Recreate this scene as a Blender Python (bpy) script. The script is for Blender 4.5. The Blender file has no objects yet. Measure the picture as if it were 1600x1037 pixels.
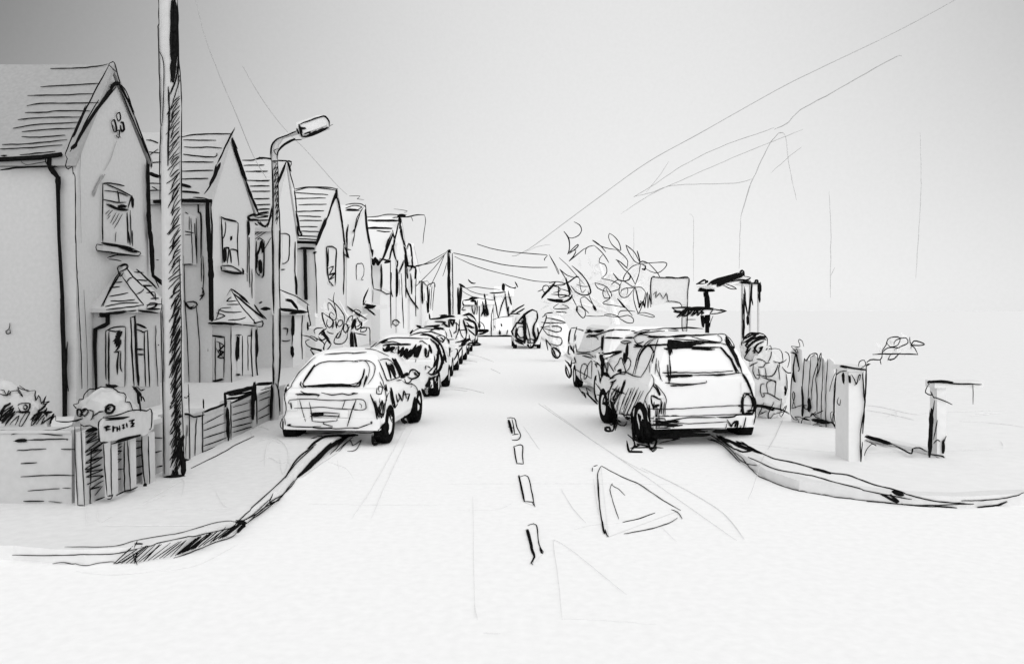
import bpy, bmesh, math, random
from mathutils import Vector
from mathutils.bvhtree import BVHTree
from mathutils import noise as mnoise
random.seed(7)
scene = bpy.context.scene
COL = scene.collection
V = Vector
R = math.radians

# ---------------------------------------------------------------- camera model
F, CX, CY, EYE = 1255.0, 785.0, 485.0, 2.1      # focal (px of a 1600 wide frame), vanishing point, eye height
CAM = V((0, 0, EYE))
PAVE = 0.12                                     # pavement level above the road

def ray(px, py): return V(((px - CX) / F, 1.0, -(py - CY) / F))
def onY(y):
    return lambda px, py: CAM + ray(px, py) * y
def onX(x):
    return lambda px, py: CAM + ray(px, py) * (x / ray(px, py).x)
def onG(z=0.0):
    return lambda px, py: CAM + ray(px, py) * ((z - EYE) / ray(px, py).z)
def onP(p0, n):
    n = n.normalized()
    return lambda px, py: CAM + ray(px, py) * ((p0 - CAM).dot(n) / ray(px, py).dot(n))
def plane3(a, b, c, proud=0.0):
    n = (b - a).cross(c - a).normalized()
    if n.dot(CAM - a) < 0: n = -n
    return onP(a + n * proud, n)

# ---------------------------------------------------------------- materials
def mat_diffuse(name, col, var=0.0, scale=20.0, transl=0.0):
    m = bpy.data.materials.new(name); m.use_nodes = True
    nt = m.node_tree; nt.nodes.clear()
    out = nt.nodes.new('ShaderNodeOutputMaterial')
    d = nt.nodes.new('ShaderNodeBsdfDiffuse')
    d.inputs['Color'].default_value = (col, col, col, 1)
    if var:
        geo = nt.nodes.new('ShaderNodeNewGeometry')
        nz = nt.nodes.new('ShaderNodeTexNoise'); nz.inputs['Scale'].default_value = scale
        nz.inputs['Detail'].default_value = 4.0
        mr = nt.nodes.new('ShaderNodeMapRange')
        mr.inputs['From Min'].default_value = 0.3; mr.inputs['From Max'].default_value = 0.7
        mr.inputs['To Min'].default_value = col - var; mr.inputs['To Max'].default_value = col + var
        nt.links.new(geo.outputs['Position'], nz.inputs['Vector'])
        nt.links.new(nz.outputs['Fac'], mr.inputs['Value'])
        nt.links.new(mr.outputs['Result'], d.inputs['Color'])
    if transl:
        t = nt.nodes.new('ShaderNodeBsdfTranslucent'); t.inputs['Color'].default_value = (col, col, col, 1)
        mx = nt.nodes.new('ShaderNodeMixShader'); mx.inputs[0].default_value = transl
        nt.links.new(d.outputs[0], mx.inputs[1]); nt.links.new(t.outputs[0], mx.inputs[2])
        nt.links.new(mx.outputs[0], out.inputs['Surface'])
    else:
        nt.links.new(d.outputs[0], out.inputs['Surface'])
    return m
M_PAPER = mat_diffuse('white_paper', 0.93, 0.025, 14.0)
M_INK = mat_diffuse('black_ink', 0.008, 0.004, 30.0)
M_PENCIL = mat_diffuse('grey_pencil', 0.55, 0.1, 40.0)
M_SOFT = mat_diffuse('soft_pencil', 0.72, 0.08, 30.0)
M_LEAF = mat_diffuse('paper_leaf', 0.94, 0.015, 14.0, 0.5)
MATS = [M_PAPER, M_INK, M_PENCIL, M_SOFT, M_LEAF]
PAPER, INK, PENCIL, SOFT, LEAF = range(5)

# ---------------------------------------------------------------- mesh collector
class Part:
    def __init__(s): s.v = []; s.f = []; s.m = []
    def add(s, vs, fs, mat=PAPER):
        b = len(s.v); s.v += [V(p) for p in vs]
        for f in fs: s.f.append([b + i for i in f]); s.m.append(mat)
    def box(s, x0, x1, y0, y1, z0, z1, mat=PAPER, T=None):
        vs = [V((x, y, z)) for x in (x0, x1) for y in (y0, y1) for z in (z0, z1)]
        if T: vs = [T(p) for p in vs]
        s.add(vs, [(0, 1, 3, 2), (4, 6, 7, 5), (0, 4, 5, 1), (2, 3, 7, 6), (0, 2, 6, 4), (1, 5, 7, 3)], mat)
    def prism(s, base, vec, mat=PAPER):
        n = len(base); vec = V(vec)
        vs = [V(p) for p in base] + [V(p) + vec for p in base]
        fs = [list(range(n))[::-1], [n + i for i in range(n)]]
        fs += [(i, (i + 1) % n, n + (i + 1) % n, n + i) for i in range(n)]
        s.add(vs, fs, mat)
    def loft(s, rings, mat=PAPER, cap=True, close=True):
        n = len(rings[0]); vs = [p for r in rings for p in r]; fs = []
        for k in range(len(rings) - 1):
            for i in range(n if close else n - 1):
                j = (i + 1) % n
                fs.append((k * n + i, k * n + j, (k + 1) * n + j, (k + 1) * n + i))
        if cap:
            fs.append(list(range(n))[::-1]); fs.append([(len(rings) - 1) * n + i for i in range(n)])
        s.add(vs, fs, mat)
    def tube(s, pts, rad, mat=INK, sides=5, cap=True):
        n = len(pts)
        if n < 2: return
        if not isinstance(rad, (list, tuple)): rad = [rad] * n
        rings = []; up = None
        for i, p in enumerate(pts):
            t = (pts[min(i + 1, n - 1)] - pts[max(i - 1, 0)])
            if t.length < 1e-7: t = V((0, 0, 1))
            t.normalize()
            if up is None:
                up = V((0, 1, 0)) if abs(t.y) < 0.8 else V((0, 0, 1))
            a = up - t * up.dot(t)
            if a.length < 1e-4:
                a = t.orthogonal()
            a.normalize(); up = a
            b = t.cross(a)
            rings.append([p + (a * math.cos(2 * math.pi * k / sides) + b * math.sin(2 * math.pi * k / sides)) * rad[i] for k in range(sides)])
        s.loft(rings, mat, cap)
    def bvh(s): return s.v, s.f
    def build(s, name, parent=None, smooth=False):
        me = bpy.data.meshes.new(name)
        o = bpy.data.objects.new(name, me); COL.objects.link(o)
        off = V((0, 0, 0))
        if parent is not None:
            o.parent = parent
            q = parent
            while q is not None: off += q.location; q = q.parent
        me.from_pydata([tuple(p - off) for p in s.v], [], s.f)
        used = sorted(set(s.m))
        for k in used: me.materials.append(MATS[k])
        lut = {k: i for i, k in enumerate(used)}
        me.polygons.foreach_set('material_index', [lut[k] for k in s.m])
        if smooth:
            me.polygons.foreach_set('use_smooth', [True] * len(me.polygons))
        me.update()
        return o

def thing(name, label, cat, loc, group=None):
    o = bpy.data.objects.new(name, None); COL.objects.link(o)
    o.location = loc; o.empty_display_size = 0.2
    o['label'] = label; o['category'] = cat
    if group: o['group'] = group
    return o
def tag(o, label, cat, group=None):
    o['label'] = label; o['category'] = cat
    if group: o['group'] = group
    return o
def structure(o): o['kind'] = 'structure'; return o

# ---------------------------------------------------------------- pen strokes, real tubes of ink lying on the surfaces
CROP = dict(a=(0, 60, 3.2406), b=(0, 360, 3.2406), c=(0, 580, 3.05), d=(220, 160, 3.704), e=(220, 400, 3.05),
            g=(400, 160, 3.989), h=(400, 380, 3.05), i=(600, 370, 3.84), j=(820, 330, 3.84), k=(860, 480, 3.989),
            l=(980, 400, 3.457), m=(1150, 480, 3.24), n=(700, 630, 2.548), o=(800, 0, 2.0), p=(200, 0, 3.24),
            q=(0, 640, 2.2857), A=(430, 540, 6.1), B=(550, 510, 5.1875), C=(920, 500, 4.714), D=(1040, 500, 4.7125),
            E=(640, 470, 7.977), F=(700, 380, 5.7625), G=(860, 490, 6.914), H=(840, 340, 6.1), I=(110, 600, 5.186),
            J=(540, 300, 4.711), K=(470, 420, 7.408), L=(140, 400, 4.717), M=(1160, 520, 6.1), N=(1040, 420, 8.644),
            O=(380, 360, 3.99), P=(0, 590, 4.507), W=(0, 0, 1.0))

def trace(crop, s, dx=0, dy=0):
    x0, y0, k = CROP[crop]; out = []
    for st in s.replace('\n', ';').split(';'):
        tk = st.split()
        if len(tk) < 3: continue
        w = float(tk[0]); pts = []
        for t in tk[1:]:
            x, y = t.split(','); pts.append((x0 + dx + float(x) / k, y0 + dy + float(y) / k))
        out.append((w, pts))
    return out

def smooth2(pts, step=4.0):
    if len(pts) == 2:
        a, b = pts; n = max(2, int(math.dist(a, b) / 5) + 1)
        return [(a[0] + (b[0] - a[0]) * t / n, a[1] + (b[1] - a[1]) * t / n) for t in range(n + 1)]
    P = [pts[0]] + list(pts) + [pts[-1]]; out = []
    for i in range(1, len(P) - 2):
        p0, p1, p2, p3 = P[i - 1:i + 3]
        n = max(2, min(8, int(math.dist(p1, p2) / step)))
        for k in range(n):
            t = k / n; r = []
            for c in (0, 1):
                r.append(0.5 * (2 * p1[c] + (p2[c] - p0[c]) * t + (2 * p0[c] - 5 * p1[c] + 4 * p2[c] - p3[c]) * t * t + (3 * p1[c] - p0[c] - 3 * p2[c] + p3[c]) * t ** 3))
            out.append(tuple(r))
    out.append(pts[-1])
    return out

def weight(w): return w * (0.58 if w <= 3.6 else 0.58 + 0.24 * min(1.0, (w - 3.6) / 4))
def pen1(part, w, pts3, mat, taper, k=1.0):
    n = len(pts3); ph = random.uniform(0, 50); rad = []
    for i, p in enumerate(pts3):
        e = min(1.0, taper + (1 - taper) * min(i, n - 1 - i) / max(1.0, min(4.0, n * 0.2)))
        v = 1.0 + 0.34 * mnoise.noise(V((ph + i * 0.35, 0, 0)))
        rad.append(0.5 * weight(w) * k * e * v * max(p.y, 0.5) / F)
    part.tube(pts3, rad, mat, 4 if w < 5 else 6)
def pen(part, w, pts3, mat=INK, taper=0.55):
    """a bold line is a core with scratchy thin strokes drawn again beside it"""
    if w < 3.9 or mat != INK:
        pen1(part, w, pts3, mat, taper); return
    pen1(part, w, pts3, mat, 0.35, 0.82)
    for rep in range(1 if w < 6 else 2):
        ang = random.uniform(0, 6.28); ph = random.uniform(0, 90); q = []
        for i, p in enumerate(pts3):
            m = (0.30 * w + 0.9 * mnoise.noise(V((ph, i * 0.3, 1)))) * p.y / F
            a2 = ang + 0.8 * mnoise.noise(V((ph, i * 0.2, 5)))
            q.append(p + V((math.cos(a2) * m, 0, math.sin(a2) * m * 0.9)))
        if len(q) > 4 and random.random() < .7: q = q[random.randint(0, 1):len(q) - random.randint(0, 1)]
        pen1(part, random.uniform(1.7, 2.5), q, mat, 0.4)

def ink(part, mapper, crop, s, mat=INK, wob=0.35, dx=0, dy=0, wk=1.0):
    for w, pts in trace(crop, s, dx, dy):
        sp = smooth2(pts); ph = random.uniform(0, 99); q = []
        for i, (x, y) in enumerate(sp):
            x += wob * mnoise.noise(V((ph, i * 0.45, 0))) * 1.6
            y += wob * mnoise.noise(V((ph, i * 0.45, 9))) * 1.6
            q.append((x, y))
        if hasattr(mapper, 'start'): mapper.start()
        pts3 = []
        for x, y in q:
            p = mapper(x, y)
            if p is not None: pts3.append(p)
        if len(pts3) > 1: pen(part, w * wk, pts3, mat)

class Cast:
    """lays a stroke on the meshes of a thing; past its outline the stroke keeps the depth it had"""
    def __init__(s, parts, depth, proud=0.016, jump=0.9):
        v = []; f = []; s.owner = []
        for p in parts:
            b = len(v); v += p.v
            for q in p.f: f.append([b + i for i in q]); s.owner.append(p)
        s.t = BVHTree.FromPolygons(v, f); s.d0 = depth; s.proud = proud; s.jump = jump; s.d = None; s.votes = {}
    def start(s): s.d = None; s.votes = {}
    def __call__(s, px, py):
        r = ray(px, py); loc, nor, idx, dist = s.t.ray_cast(CAM, r.normalized())
        if loc is not None and (s.d is None or loc.y - s.d < s.jump):
            s.d = loc.y; o = s.last = s.owner[idx]; s.votes[o] = s.votes.get(o, 0) + 1
            if nor.dot(r) > 0: nor = -nor
            return loc + nor * max(s.proud, loc.y * 0.0009)
        s.last = None; y = s.d if s.d is not None else s.d0
        p = CAM + r * y
        if p.z < 0.012: p = onG(0.012)(px, py)
        return p
def ink_on(cast, default, crop, s, mat=INK, dx=0, dy=0, wob=0.35, wk=1.0):
    """each stroke goes into the part it mostly lies on"""
    for w, pts in trace(crop, s, dx, dy):
        sp = smooth2(pts); ph = random.uniform(0, 99); cast.start(); pts3 = []
        for i, (x, y) in enumerate(sp):
            x += wob * mnoise.noise(V((ph, i * 0.45, 0))) * 1.6
            y += wob * mnoise.noise(V((ph, i * 0.45, 9))) * 1.6
            p = cast(x, y); pts3.append((p, cast.last))
        best = max(cast.votes, key=cast.votes.get) if cast.votes else default
        runs = [[pts3[0]]]                      # lift the pen where the surface below steps far back or forward
        for p in pts3[1:]:
            d = abs(p[0].y - runs[-1][-1][0].y)
            if d > 0.7 and d > 0.04 * p[0].y: runs.append([])
            runs[-1].append(p)
        for run in runs:
            hit = [o for _, o in run if o is not None]
            tgt = max(set(hit), key=hit.count) if hit else best
            if len(run) > 1: pen(tgt, w * wk, [p for p, _ in run], mat)

def panel(pxs, mapper, vec, mat=PAPER):
    p = Part(); p.prism([mapper(*q) for q in pxs], vec, mat); return p
SKY_STR,SUN_E,SUN_ANG,EXPO=0.82,0.85,90,0
VIGNETTE_L,VIGNETTE_R,BACK_FILL=(-.7,.6,.40,.95,.30),(.75,.5,.45,.8,.2),0.78
# ---------------------------------------------------------------- camera, sky, sun
cam = bpy.data.cameras.new('camera'); co = bpy.data.objects.new('camera', cam); COL.objects.link(co)
co.location = CAM; co.rotation_euler = (R(90), 0, 0)
cam.sensor_fit = 'HORIZONTAL'; cam.sensor_width = 36.0; cam.lens = 36.0 * F / 1600.0
cam.shift_x = (800 - CX) / 1600.0; cam.shift_y = (CY - 518.5) / 1600.0
cam.clip_start = 0.1; cam.clip_end = 6000
scene.camera = co
SUN_EL, SUN_AZ = R(42), R(92)
w = bpy.data.worlds.new('World'); scene.world = w; w.use_nodes = True
nt = w.node_tree; nt.nodes.clear()
def N(t, **k):
    n = nt.nodes.new(t)
    for a, b in k.items(): setattr(n, a, b)
    return n
def math_node(op, a, b=None):
    n = N('ShaderNodeMath', operation=op)
    for i, q in enumerate((a, b)):
        if q is None: continue
        if isinstance(q, (int, float)): n.inputs[i].default_value = q
        else: nt.links.new(q, n.inputs[i])
    return n.outputs[0]
sky = N('ShaderNodeTexSky', sky_type='NISHITA', sun_disc=False)
sky.sun_elevation = SUN_EL; sky.sun_rotation = SUN_AZ; sky.dust_density = 0.6
bw = N('ShaderNodeRGBToBW'); nt.links.new(sky.outputs[0], bw.inputs[0])
lum = math_node('POWER', bw.outputs[0], 0.08)
# unseen low sky at the sides and behind is brightened as added fill light
# a vignette is shaped into the sky, strong high left, weaker high right
tc = N('ShaderNodeTexCoord'); sp = N('ShaderNodeSeparateXYZ'); nt.links.new(tc.outputs['Generated'], sp.inputs[0])
def vignette_spot(cx, cy, cz, amp, s):
    d2 = None
    for i, c in enumerate((cx, cy, cz)):
        d = math_node('SUBTRACT', sp.outputs[i], c); d = math_node('MULTIPLY', d, d)
        d2 = d if d2 is None else math_node('ADD', d2, d)
    return math_node('MULTIPLY', math_node('EXPONENT', math_node('MULTIPLY', d2, -1.0 / s)), amp)
sky_shape = math_node('SUBTRACT', math_node('SUBTRACT', 1.0, vignette_spot(*VIGNETTE_L)), vignette_spot(*VIGNETTE_R))
rim = math_node('SUBTRACT', math_node('SUBTRACT', 0.62, sp.outputs[1]), math_node('MULTIPLY', sp.outputs[2], 0.75))
back = math_node('ADD', math_node('MULTIPLY', math_node('MAXIMUM', rim, 0.0), BACK_FILL), 1.0)
sky_shape = math_node('MULTIPLY', sky_shape, back)
nz = N('ShaderNodeTexNoise'); nz.inputs['Scale'].default_value = 260.0; nz.inputs['Detail'].default_value = 3.0
nt.links.new(tc.outputs['Generated'], nz.inputs['Vector'])
grain = math_node('ADD', math_node('MULTIPLY', nz.outputs['Fac'], 0.06), 0.97)
bg = N('ShaderNodeBackground'); out = N('ShaderNodeOutputWorld')
nt.links.new(math_node('MULTIPLY', math_node('MULTIPLY', lum, sky_shape), grain), bg.inputs['Color'])
bg.inputs['Strength'].default_value = SKY_STR
nt.links.new(bg.outputs[0], out.inputs['Surface'])
sl = bpy.data.lights.new('sun', 'SUN'); sl.energy = SUN_E; sl.angle = R(SUN_ANG)
so = bpy.data.objects.new('sun', sl); COL.objects.link(so)
sd = V((math.sin(SUN_AZ) * math.cos(SUN_EL), math.cos(SUN_AZ) * math.cos(SUN_EL), math.sin(SUN_EL)))
so.rotation_euler = sd.to_track_quat('Z', 'Y').to_euler()
so.location = (20, -20, 30)
scene.view_settings.view_transform = 'Standard'; scene.view_settings.look = 'None'
scene.view_settings.exposure = EXPO; scene.view_settings.gamma = 1.0
scene.cycles.max_bounces = 16; scene.cycles.diffuse_bounces = 10
# more surface tones: left houses, roofs, walls and pavement have a vignette painted in
def new_mat(name, col, var=0.02, scale=14.0):
    MATS.append(mat_diffuse(name, col, var, scale)); return len(MATS) - 1
STONE = new_mat('pavement_stone', 0.68, 0.03, 9.0)  # greyed below the road tone to paint in the left vignette
PIER = new_mat('pale_stone', 0.70, 0.02, 12.0)
CAR_WHITE = new_mat('car_white', 0.78, 0.012, 5.0)
ROADM = new_mat('road_paper', 0.84, 0.025, 12.0)
GROUND = new_mat('far_ground', 0.765, 0.02, 6.0)
BRICK = new_mat('pale_brick', 0.47, 0.025, 11.0)  # darkened for left walls, fence and pole; vignette put into the colour
PENCIL_D = new_mat('soft_graphite', 0.26, 0.05, 40.0)
VIG_RENDER = [new_mat('vignetted_render_%d' % k, c) for k, c in enumerate((0.46, 0.53, 0.64, 0.70, 0.76, 0.80, 0.82, 0.84, 0.84))]  # one render, darkened toward the near houses to paint in the left vignette

VIG_ROOF = [new_mat('vignetted_tile_%d' % k, c) for k, c in enumerate((0.30, 0.44, 0.54, 0.60, 0.68, 0.72, 0.76, 0.78, 0.78))]  # tile tones stepped darker toward the viewer, vignette painted in

# ================================================================ SETTING
g = Part(); g.add([(-1500, -60, -0.03), (1500, -60, -0.03), (1500, 5000, -0.03), (-1500, 5000, -0.03)], [(0, 1, 2, 3)], GROUND)
structure(g.build('ground'))

road = Part(); road.add([(-60, -40, 0), (60, -40, 0), (60, 64, 0), (-60, 64, 0)], [(0, 1, 2, 3)], ROADM)
G0 = onG(0.006)
# pencil construction lines and the faint first idea of the triangle
ink(road, G0, 'q', "1.5 1450,60 1340,260 1255,390; 1.5 1470,70 1380,260 1325,390; 1 1100,335 1300,338 1560,340; 1.3 270,575 400,588 560,575; 1.2 560,575 700,555 850,480", SOFT)
ink(road, G0, 'n', "1 0,320 400,318 980,322; 1.4 450,340 500,420 550,475; 1.6 360,0 520,110 700,230 900,370 1150,545; 1.4 380,5 640,190 800,280; 1.2 300,90 365,185; 1.4 455,860 440,700 420,560 430,545 500,590 600,670 710,760; 1.3 455,855 600,860 830,878; 1.1 500,500 590,482 700,475; 1.1 100,370 102,600 108,850; 1.6 105,800 118,860; 1.1 60,425 200,420 260,392; 1 850,490 910,550; 2.2 770,255 960,350 1100,440 1180,540; 1.8 140,912 210,915", SOFT)
ink(road, G0, 'i', "2.4 300,910 450,905 600,935; 1.8 310,920 420,915 500,925; 1.6 640,790 700,820; 2 400,730 520,745 560,752; 1.5 430,700 560,715 660,750; 1.5 390,780 500,770", SOFT)
ink(road, G0, 'q', "2 1080,240 1150,190 1210,150", PENCIL)

# white triangle and centre dashes drawn in ink on the road
dash_poly = [[(792, 653), (804, 653), (814, 681), (800, 687)], [(803, 697), (816, 696), (818, 724), (808, 723)],
             [(811, 742), (825, 744), (836, 790), (819, 784)], [(824, 826), (838, 820), (849, 863), (834, 879)]]
dash_ink = ["3 235,58 265,60 275,95 290,130 275,145 255,145; 6 240,65 248,95 255,120; 3 255,62 262,95 265,120; 5 255,125 280,122; 4 238,92 262,98",
            "3.5 262,170 268,205 275,240; 3 275,238 300,240; 3 300,240 297,205 297,168 280,166 262,172",
            "5 283,285 290,320 305,390; 3 285,292 318,290 335,360 345,408; 3 303,390 340,392; 2.5 335,392 347,410",
            "6 315,500 335,580 345,610 332,635; 3 318,485 352,483 362,560 380,590; 5 365,570 372,592 378,595; 4 320,500 338,575; 3 330,632 338,640"]
road_o = structure(road.build('road'))
G1 = onG(0.008)
for poly, tr in zip(dash_poly, dash_ink):
    d = Part(); d.add([onG(0.004)(*q) for q in poly], [(0, 1, 2, 3)], ROADM); ink(d, G1, 'n', tr)
    structure(d.build('road_dash'))
d = Part(); d.add([onG(0.004)(*q) for q in [(939, 727), (951, 838), (1061, 797)]], [(0, 1, 2)], ROADM)
ink(d, G1, 'n', "2.6 610,248 598,270 596,320 605,420 620,500 640,530; 4.5 612,465 618,500 622,518; 3 625,500 635,530; 2.6 610,248 700,295 760,320 850,380 925,425; 2.6 890,422 915,432 932,458; 2.6 700,518 800,500 880,475 915,455; 2 655,318 645,340 660,400 680,460; 2 650,320 665,333 680,340 705,365; 3 695,472 760,458 825,435; 3 575,270 575,255; 2.5 580,250 595,245; 2 598,300 606,420 618,490")
ink(d, G1, 'n', "1.4 580,300 590,380 600,440", SOFT)
structure(d.build('road_triangle'))

# kerbs: the line along the road comes from the drawing, then runs on straight
def px_path(pxs, z): return [onG(z)(*q) for q in pxs]
kl = px_path([(20, 874), (83, 880), (131, 881), (177, 878), (219, 876), (280, 866), (330, 848), (363, 835), (400, 808), (433, 784), (459, 751), (492, 722), (522, 699)], 0)
kl = [V((-60, kl[0].y + 0.1, 0)), V((-12, kl[0].y + .05, 0))] + kl + [V((-2.56, 15, 0)), V((-2.6, 22, 0)), V((-2.7, 62, 0))]
kr = px_path([(1128, 690), (1150, 716), (1196, 748), (1249, 767), (1304, 776), (1366, 784), (1440, 791), (1510, 793), (1573, 789)], 0)
kr = [V((2.9, 62, 0)), V((2.95, 22, 0)), V((3.05, 15.5, 0))] + kr + [V((8, 8.9, 0)), V((60, 9.4, 0))]
def offset_path(path, d):
    out = []
    for i, p in enumerate(path):
        t = (path[min(i + 1, len(path) - 1)] - path[max(i - 1, 0)]).normalized()
        out.append(p + V((-t.y, t.x, 0)) * d)
    return out
def kerb(path):
    k = Part(); inner = offset_path(path, 0.2)
    rings = [[V((a.x, a.y, -0.01)), V((a.x, a.y, PAVE)), V((b.x, b.y, PAVE)), V((b.x, b.y, -0.01))] for a, b in zip(path, inner)]
    k.loft(rings, STONE); return k, inner
kL, inL = kerb(kl)
kR, inR = kerb(kr)
ZT = onG(PAVE + 0.006)
def flat(ring):
    p = Part(); p.add(ring, [list(range(len(ring)))]); return p
tops = flat([V((p.x, p.y, PAVE - 0.004)) for p in inL] + [V((-60, 62, PAVE))]), flat([V((p.x, p.y, PAVE - 0.004)) for p in inR] + [V((60, 62, PAVE))]), flat([V((-60, -40, 0)), V((60, -40, 0)), V((60, 64, 0)), V((-60, 64, 0))])
CKL = Cast([kL, tops[0], tops[2]], 8, .008, 4); CKR = Cast([kR, tops[1], tops[2]], 8, .008, 4)
ink(kL, CKL, 'q', "2.2 230,492 400,490 480,470 560,455 650,440 770,405 845,398; 3.5 845,400 900,350 1010,250 1060,190 1120,135; 2.5 45,517 200,518 300,515 400,513 450,505 500,492; 2.5 500,492 640,462 760,435 850,415; 3 850,405 930,360 960,330 1010,300 1050,255; 4 480,480 510,480; 4 490,470 480,490; 4 1020,245 1060,180 1130,125; 4 975,300 960,330 990,325; 3 865,395 900,375 960,320")
ink(kL, CKL, 'q', "2.2 190,548 230,543 300,558 360,548 405,545; 2.6 405,545 420,550 470,520; 3 475,510 480,530 490,555; 4 490,505 480,550; 2.6 620,532 680,512 770,475 830,455 870,410; 3.5 870,410 960,345 1040,275 1060,240; 3 890,395 940,350 1000,320; 11 1060,240 1120,185 1200,110; 10 1080,220 1180,120; 9 1130,170 1220,100; 8 1150,150 1240,95; 7 1100,140 1160,100 1280,92; 3 1180,160 1230,110; 3 1200,150 1260,100; 2.5 1210,150 1250,110 1260,130 1290,110 1270,145 1240,150; 10 840,400 870,405 850,440; 6 1190,120 1230,100 1270,95")
def kerb_hatch(x, lean, w):
    i = next(i for i in range(2, len(kl) - 1) if (CX + F * kl[i + 1].x / kl[i + 1].y) >= x)
    a, b = kl[i], kl[i + 1]; xa = CX + F * a.x / a.y; xb = CX + F * b.x / b.y
    p = a.lerp(b, (x - xa) / (xb - xa)); dirn = V((0.6, -0.5, 0)).normalized()
    q = p.lerp(b, 0.0); top = V((q.x + lean, q.y + lean * 0.4, PAVE + 0.005)) + V((0.0, -0.015, 0)); bot = V((p.x, p.y - 0.02, 0.006)) - V((lean * .25, 0.05, 0))
    n = 5; pen(kL, w, [bot.lerp(top, t / n) for t in range(n + 1)])
x = 188.0
while x < 362:
    dark = 276 < x < 312 or 345 < x
    kerb_hatch(x, random.uniform(0.08, 0.14), random.uniform(3.2, 4.6) if dark else random.uniform(2.2, 3.2)); x += random.uniform(2.2, 4.0) if dark else random.uniform(4.5, 9)
ink(kR, CKR, 'm', "3.5 0,685 60,705 130,740 200,770 300,790 400,820 480,840 560,850 620,870 700,900 800,925 900,955 1000,978 1100,988 1200,995; 3 1140,978 1250,975 1350,965 1400,955 1458,940; 4 0,680 50,700 100,730; 8 390,822 430,830 480,845; 3 60,760 130,790 200,822 300,840 400,858 550,900 700,935 800,955 890,970; 11 790,935 850,950; 6 730,940 820,985 780,945; 4 10,690 60,720 130,745")
ink(kR, CKR, 'm', "2.5 0,735 40,770 100,845 150,872 230,905 320,930 420,945 520,965 700,980 830,995; 2 660,985 800,993 850,998; 4 830,998 950,1005 1120,1020; 2.5 850,1000 1000,1000 1200,993; 5 1220,1015 1310,1005 1370,980")
ink(kR, CKR, 'k', "8 1040,800 1120,840 1240,895; 5 1040,800 1130,870 1200,905 1250,890 1150,850 1060,805; 5 1190,840 1250,880 1310,910; 4 1060,800 1180,880")
ink(kR, CKR, 'k', "3 980,825 1070,860 1180,970; 3 1000,795 1060,830; 2.5 1000,825 1100,860 1200,960 1290,985")
structure(kL.build('kerb')); structure(kR.build('kerb'))
ZP = onG(PAVE + 0.004)
pl = Part(); far = [V((-60, 62, PAVE))]
ring = [V((p.x, p.y, PAVE - 0.004)) for p in inL]
pl.add(ring + [V((-60, 62, PAVE - 0.004))], [list(range(len(ring) + 1))], STONE)
ink(pl, ZP, 'q', "1.2 495,340 600,280 680,235; 1.1 500,342 620,290; 1.1 520,353 700,354 850,352; 1.7 370,412 600,412 740,415; 1.3 305,340 310,410; 1.2 770,290 800,340 830,350; 1.2 350,345 352,400 400,378; 1.3 905,100 895,80 920,60 960,70; 1.3 930,110 980,100 1020,130 1030,180 1010,230 1000,170; 1.3 945,200 950,140 970,110 1000,120; 1.3 925,185 960,170 1000,190 1030,185 1040,215; 1.4 1170,185 1235,210 1262,245; 1.3 1205,180 1210,215; 1.2 600,255 655,250 650,310", SOFT)
ink(pl, ZP, 'e', "2.6 240,1010 400,930 440,905 540,857")
structure(pl.build('pavement'))
VIG_GARDEN = new_mat('vignetted_garden', 0.60, 0.03, 8.0)  # sheet added to grey the garden, vignette painted into its tone
gd = Part(); gd.add([(-16, 8.5, PAVE + .002), (-4.42, 8.5, PAVE + .002), (-4.42, 62, PAVE + .002), (-16, 62, PAVE + .002)], [(0, 1, 2, 3)], VIG_GARDEN)
structure(gd.build('greyed_garden'))
pr = Part(); ring = [V((p.x, p.y, PAVE - 0.004)) for p in inR]
pr.add(ring + [V((60, 62, PAVE - 0.004))], [list(range(len(ring) + 1))], GROUND)
ink(pr, ZP, 'm', "1.1 70,690 300,715 450,728 600,735 800,732 1000,730 1200,720 1340,715; 1.1 1340,715 1355,700 1340,675; 1.4 1130,575 1300,585 1458,605; 1.4 500,490 700,500 900,540 1000,530 1200,525 1370,520; 2.6 1210,540 1300,530; 2 1190,550 1280,540 1340,535; 1.6 660,520 800,545 900,570; 1.2 760,560 810,525 810,560", SOFT)
ink(pr, ZP, 'm', "1.6 235,570 200,650 160,720; 1.4 120,800 90,900 60,975; 1 150,730 120,800", PENCIL)
structure(pr.build('pavement'))

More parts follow.
